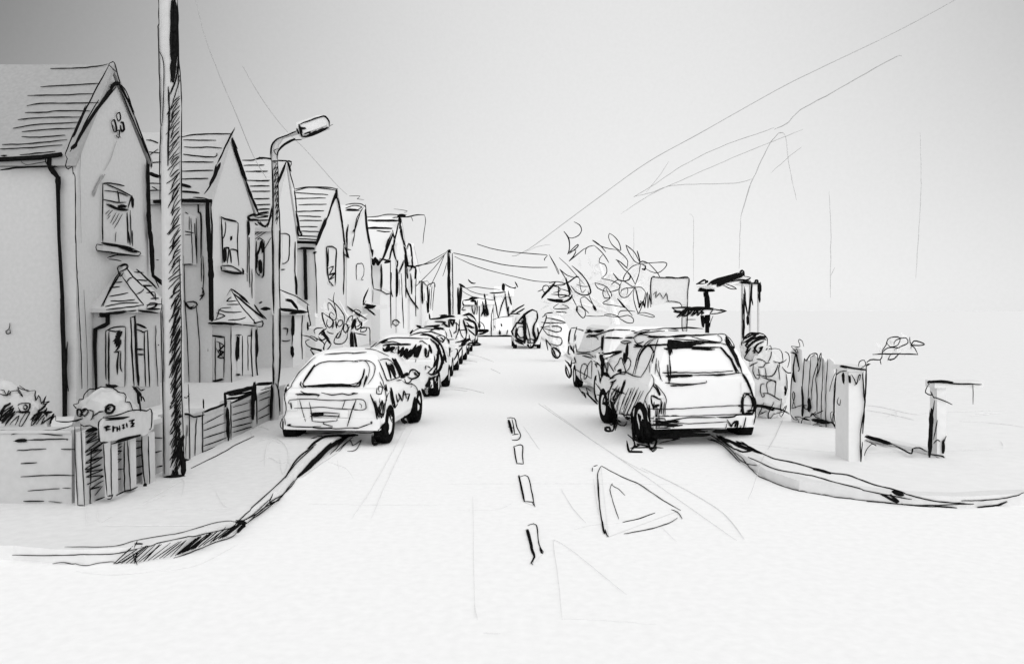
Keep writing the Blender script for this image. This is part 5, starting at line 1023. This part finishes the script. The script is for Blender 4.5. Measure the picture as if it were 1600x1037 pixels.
# picket fence
f0, f1 = onG(PAVE)(1240, 658), onG(PAVE)(1306, 668)
root = thing('picket_fence', 'rough upright picket fence with twigs, between the loose hedge and the square gate pier', 'fence', (f0 + f1) / 2)
dv = (f1 - f0); nrm_ = V((dv.y, -dv.x, 0)).normalized()
FP = onP(f0 + nrm_ * .05 if nrm_.y < 0 else f0 - nrm_ * .05, nrm_)
BK = onP(f0, nrm_)
pk = [((1236, 1253), 541, "2.6 465,125 550,130 535,80 545,60 570,80 585,130; 2.6 465,130 510,180 530,190 515,150 500,180; 5 455,185 510,200 530,280 545,350; 4 510,200 490,300 490,400 505,470 490,440 480,380; 3 520,200 540,350 530,360; 3 480,380 465,500 455,770; 2.6 470,720 500,600 485,560 480,620 510,720; 2.6 455,770 490,820 530,825 500,800 560,800"),
      ((1255, 1266), 560, "3 590,240 580,400 570,520; 6 568,510 575,650 575,800; 5 560,810 640,830; 8 630,620 640,690 630,750; 4 640,640 655,720; 3 590,690 595,720 640,735; 3 530,830 550,890 570,830 600,800 640,800; 2.2 470,720 560,690 620,690"),
      ((1267, 1277), 553, "4 590,240 610,265 650,205 700,195 715,210; 2.6 650,230 640,400 630,560 625,640; 2.6 650,230 690,205; 3 715,200 720,350 700,430 710,560 710,750; 2.6 660,640 665,480 700,340 750,190 735,350; 3 660,760 700,800 740,810; 4 655,800 660,770 720,790; 3 680,780 770,740; 3 640,800 700,750"),
      ((1278, 1288), 556, "2.6 735,230 740,300 715,420; 2.6 770,240 765,420 755,600 750,820; 8 660,825 740,835 840,855; 9 690,830 800,855; 6 740,840 700,830"),
      ((1289, 1303), 560, "2.6 815,250 800,450 795,700 800,990; 2 905,340 850,470 830,560; 3 900,370 880,480 870,700 880,830 900,910; 4 700,860 850,850 890,910 740,900; 5 740,890 820,915 890,910; 2.6 840,760 870,750 860,820 880,900 840,800 840,760; 2.6 890,860 920,860 935,840; 2 640,890 690,870 740,870; 2 640,890 680,930 760,950 880,955 980,920")]
for (xa, xb2), yt_, tr in pk:
    p = Part(); base = [BK(xa, yt_ + 6), BK((xa + xb2) / 2, yt_), BK(xb2, yt_ + 6)]; b2 = [V((base[2].x, base[2].y, PAVE)), V((base[0].x, base[0].y, PAVE))]
    p.prism(base + b2, -nrm_ * .04 if nrm_.y < 0 else nrm_ * .04, PIER)
    ink(p, FP, 'M', tr); p.build('picket', root)

# square gate pier
g0 = onG(PAVE)(1348, 720)
root = thing('gate_pier', 'square gate pier with dark strokes under its cap, beside the picket fence', 'pier', g0)
GP = onY(g0.y - .03)
p = Part(); a_, b_ = onY(g0.y)(1326, 600).x, onY(g0.y)(1350, 600).x; zt = onY(g0.y)(1330, 580).z
p.box(a_, b_, g0.y, g0.y + .42, PAVE - .02, zt - .002, PIER)
ink(p, GP, 'm', "7 543,330 543,385; 6 573,345 578,385; 3 585,340 600,365 610,390 620,350 630,340 625,370; 3 600,395 620,370; 4 660,290 655,420 650,500 640,640; 3 652,500 630,640 632,795; 3 640,680 632,795; 2.6 510,310 500,450 498,540; 2.6 520,455 512,480 525,495 530,465; 4 640,330 650,480")
p.build('shaft', root)
p = Part(); p.box(a_ - .03, b_ + .04, g0.y - .03, g0.y + .45, zt, zt + .07, PIER)
ink(p, onY(g0.y - .05), 'm', "5 525,295 600,310 660,318; 3 525,300 560,308; 3 505,345 530,325 560,322; 2.6 620,300 625,275 650,268 655,290 630,310; 4 530,293 580,305")
p.build('cap', root)
root = thing('leafy_sprig', 'thin looping sprig growing from the top of the square gate pier', 'plant', onY(g0.y + .1)(1352, 571))
p = Part(); m_ = onY(g0.y + .1)
p.tube([m_(1350, 577), m_(1356, 563), m_(1376, 560), m_(1385, 552), m_(1408, 548)], [.012, .01, .01, .009, .006], PAPER, 6)
for q in ((1395, 535), (1410, 533), (1400, 545), (1425, 540), (1390, 552), (1418, 545), (1384, 545), (1405, 552)):
    for _ in range(3): leaf(p, m_(q[0] + random.uniform(-6, 6), q[1] + random.uniform(-5, 5)), .11, .06, V((random.uniform(-1, 1), random.uniform(-1, 1), random.uniform(-.6, 1))), V((0, -1, .2)))
ink(p, onY(g0.y + .02), 'm', "3.6 660,280 680,265 730,265 740,240; 4 690,238 780,235 920,237; 3 730,265 735,290; 3 740,240 740,220 760,190 770,160 800,150 830,155 820,190 780,200 765,180; 3 800,190 810,165 860,155 870,180 830,200 800,215; 3 740,230 770,205 830,205; 4 785,235 770,265 800,260 830,230; 3.6 880,150 890,190 955,188 900,170 885,210; 3 880,190 905,205 920,237; 3 650,300 680,285 655,290")
p.build('twig', root)

# low garden wall between the piers, and the narrow pier with its long coping
h0, h1 = onG(PAVE)(1353, 688), onG(PAVE)(1452, 710)
root = thing('garden_step', 'low stone step joining the square gate pier to the narrow pier, thick black start', 'step', (h0 + h1) / 2)
dv = (h1 - h0).normalized(); nn = V((-dv.y, dv.x, 0)); p = Part()
p.prism([h0, h1, h1 + nn * .25, h0 + nn * .25], (0, 0, .05), PIER)
ink(p, onG(PAVE + .058), 'm', "9 655,652 720,672 790,690; 4 790,690 840,715 890,740 895,715 930,710 970,730; 2.6 655,670 710,700 690,690 660,720 650,750")
p.build('slab', root)
k0 = onG(PAVE)(1455, 714)
root = thing('coped_pier', 'narrow pier with a long flat coping stone at the right edge', 'pier', k0)
KP = onY(k0.y - .02); p = Part(); a_, b_ = onY(k0.y)(1464, 600).x, onY(k0.y)(1478, 600).x; zt = onY(k0.y)(1470, 606).z
p.box(a_, b_, k0.y, k0.y + .18, PAVE - .02, zt, PIER)
ink(p, KP, 'm', "9 990,510 988,580 985,640 980,760; 3 1005,470 995,550; 3 1020,570 1000,670; 3 1000,690 1020,670 1035,680; 7 1050,670 1050,740; 3 1065,650 1050,690; 4 980,745 1050,755 1055,775 1010,755; 3 1000,455 1050,470 1095,492; 3 985,425 995,445 1005,460")
p.build('shaft', root)
p = Part(); p.box(onY(k0.y)(1458, 0).x, onY(k0.y)(1534, 0).x, k0.y - .04, k0.y + .2, zt + .002, onY(k0.y)(1470, 595).z, PIER)
ink(p, onY(k0.y - .06), 'm', "7 970,378 1040,375 1100,380; 4 1000,370 1100,385 1200,388 1245,390; 3 985,370 970,378 980,390; 3 975,390 958,430 990,445 985,425; 2.4 1200,390 1200,490")
p.build('coping', root)
pn = Part()
# houses only pencilled in on the right, as outlines of thin grey rods
XR = 8.3; RX = onX(XR)
def outline(label, parts, loc):
    root = thing('house_outline', label, 'house', loc, 'unfinished pencil houses on the right')
    for name, crop, s in parts:
        p = Part(); ink(p, RX, crop, s, PENCIL, wob=.5, wk=1.5); p.build(name, root)
outline('faint pencil outline of a gabled house above the entrance canopy', [
    ('gable', 'o', "1.8 715,680 740,590 760,545 800,460 825,425 840,415 855,425 865,510 878,575 890,625; 1.4 720,660 745,580"),
    ('wall_edge', 'o', "1.6 710,840 712,760 715,680"), ('wall_edge', 'o', "1.6 990,600 996,700 996,800 995,930; 1 1008,835 998,860"),
    ('roof_edge', 'o', "1.2 905,460 860,495 810,540; 1.2 750,560 700,572 620,575 500,580 440,600 380,615")], (XR, Yx(1225, XR), PAVE))
outline('faint pencil outline of the nearer right house, one wall edge and long ridge line', [
    ('wall_edge', 'o', "1.5 1275,415 1278,500 1278,600 1270,740 1262,870"),
    ('roof_edge', 'o', "2 1218,180 1210,174 1140,210 1000,290 900,345 860,385 820,405; 1.3 820,400 760,420 650,460 530,520 440,580 380,615")], (XR, Yx(1437, XR), PAVE))
outline('faint pencil outline of the farther house beside the notice board', [
    ('wall_edge', 'o', "1.2 555,670 567,680 567,780 567,880"), ('wall_edge', 'o', "1 380,710 381,760 378,830"),
    ('roof_edge', 'o', "1.1 910,405 820,440 720,480 640,515 560,550 440,605 340,668; 1 490,505 460,550 420,600; 1 120,765 80,770 40,790")], (XR, Yx(1083, XR), PAVE))
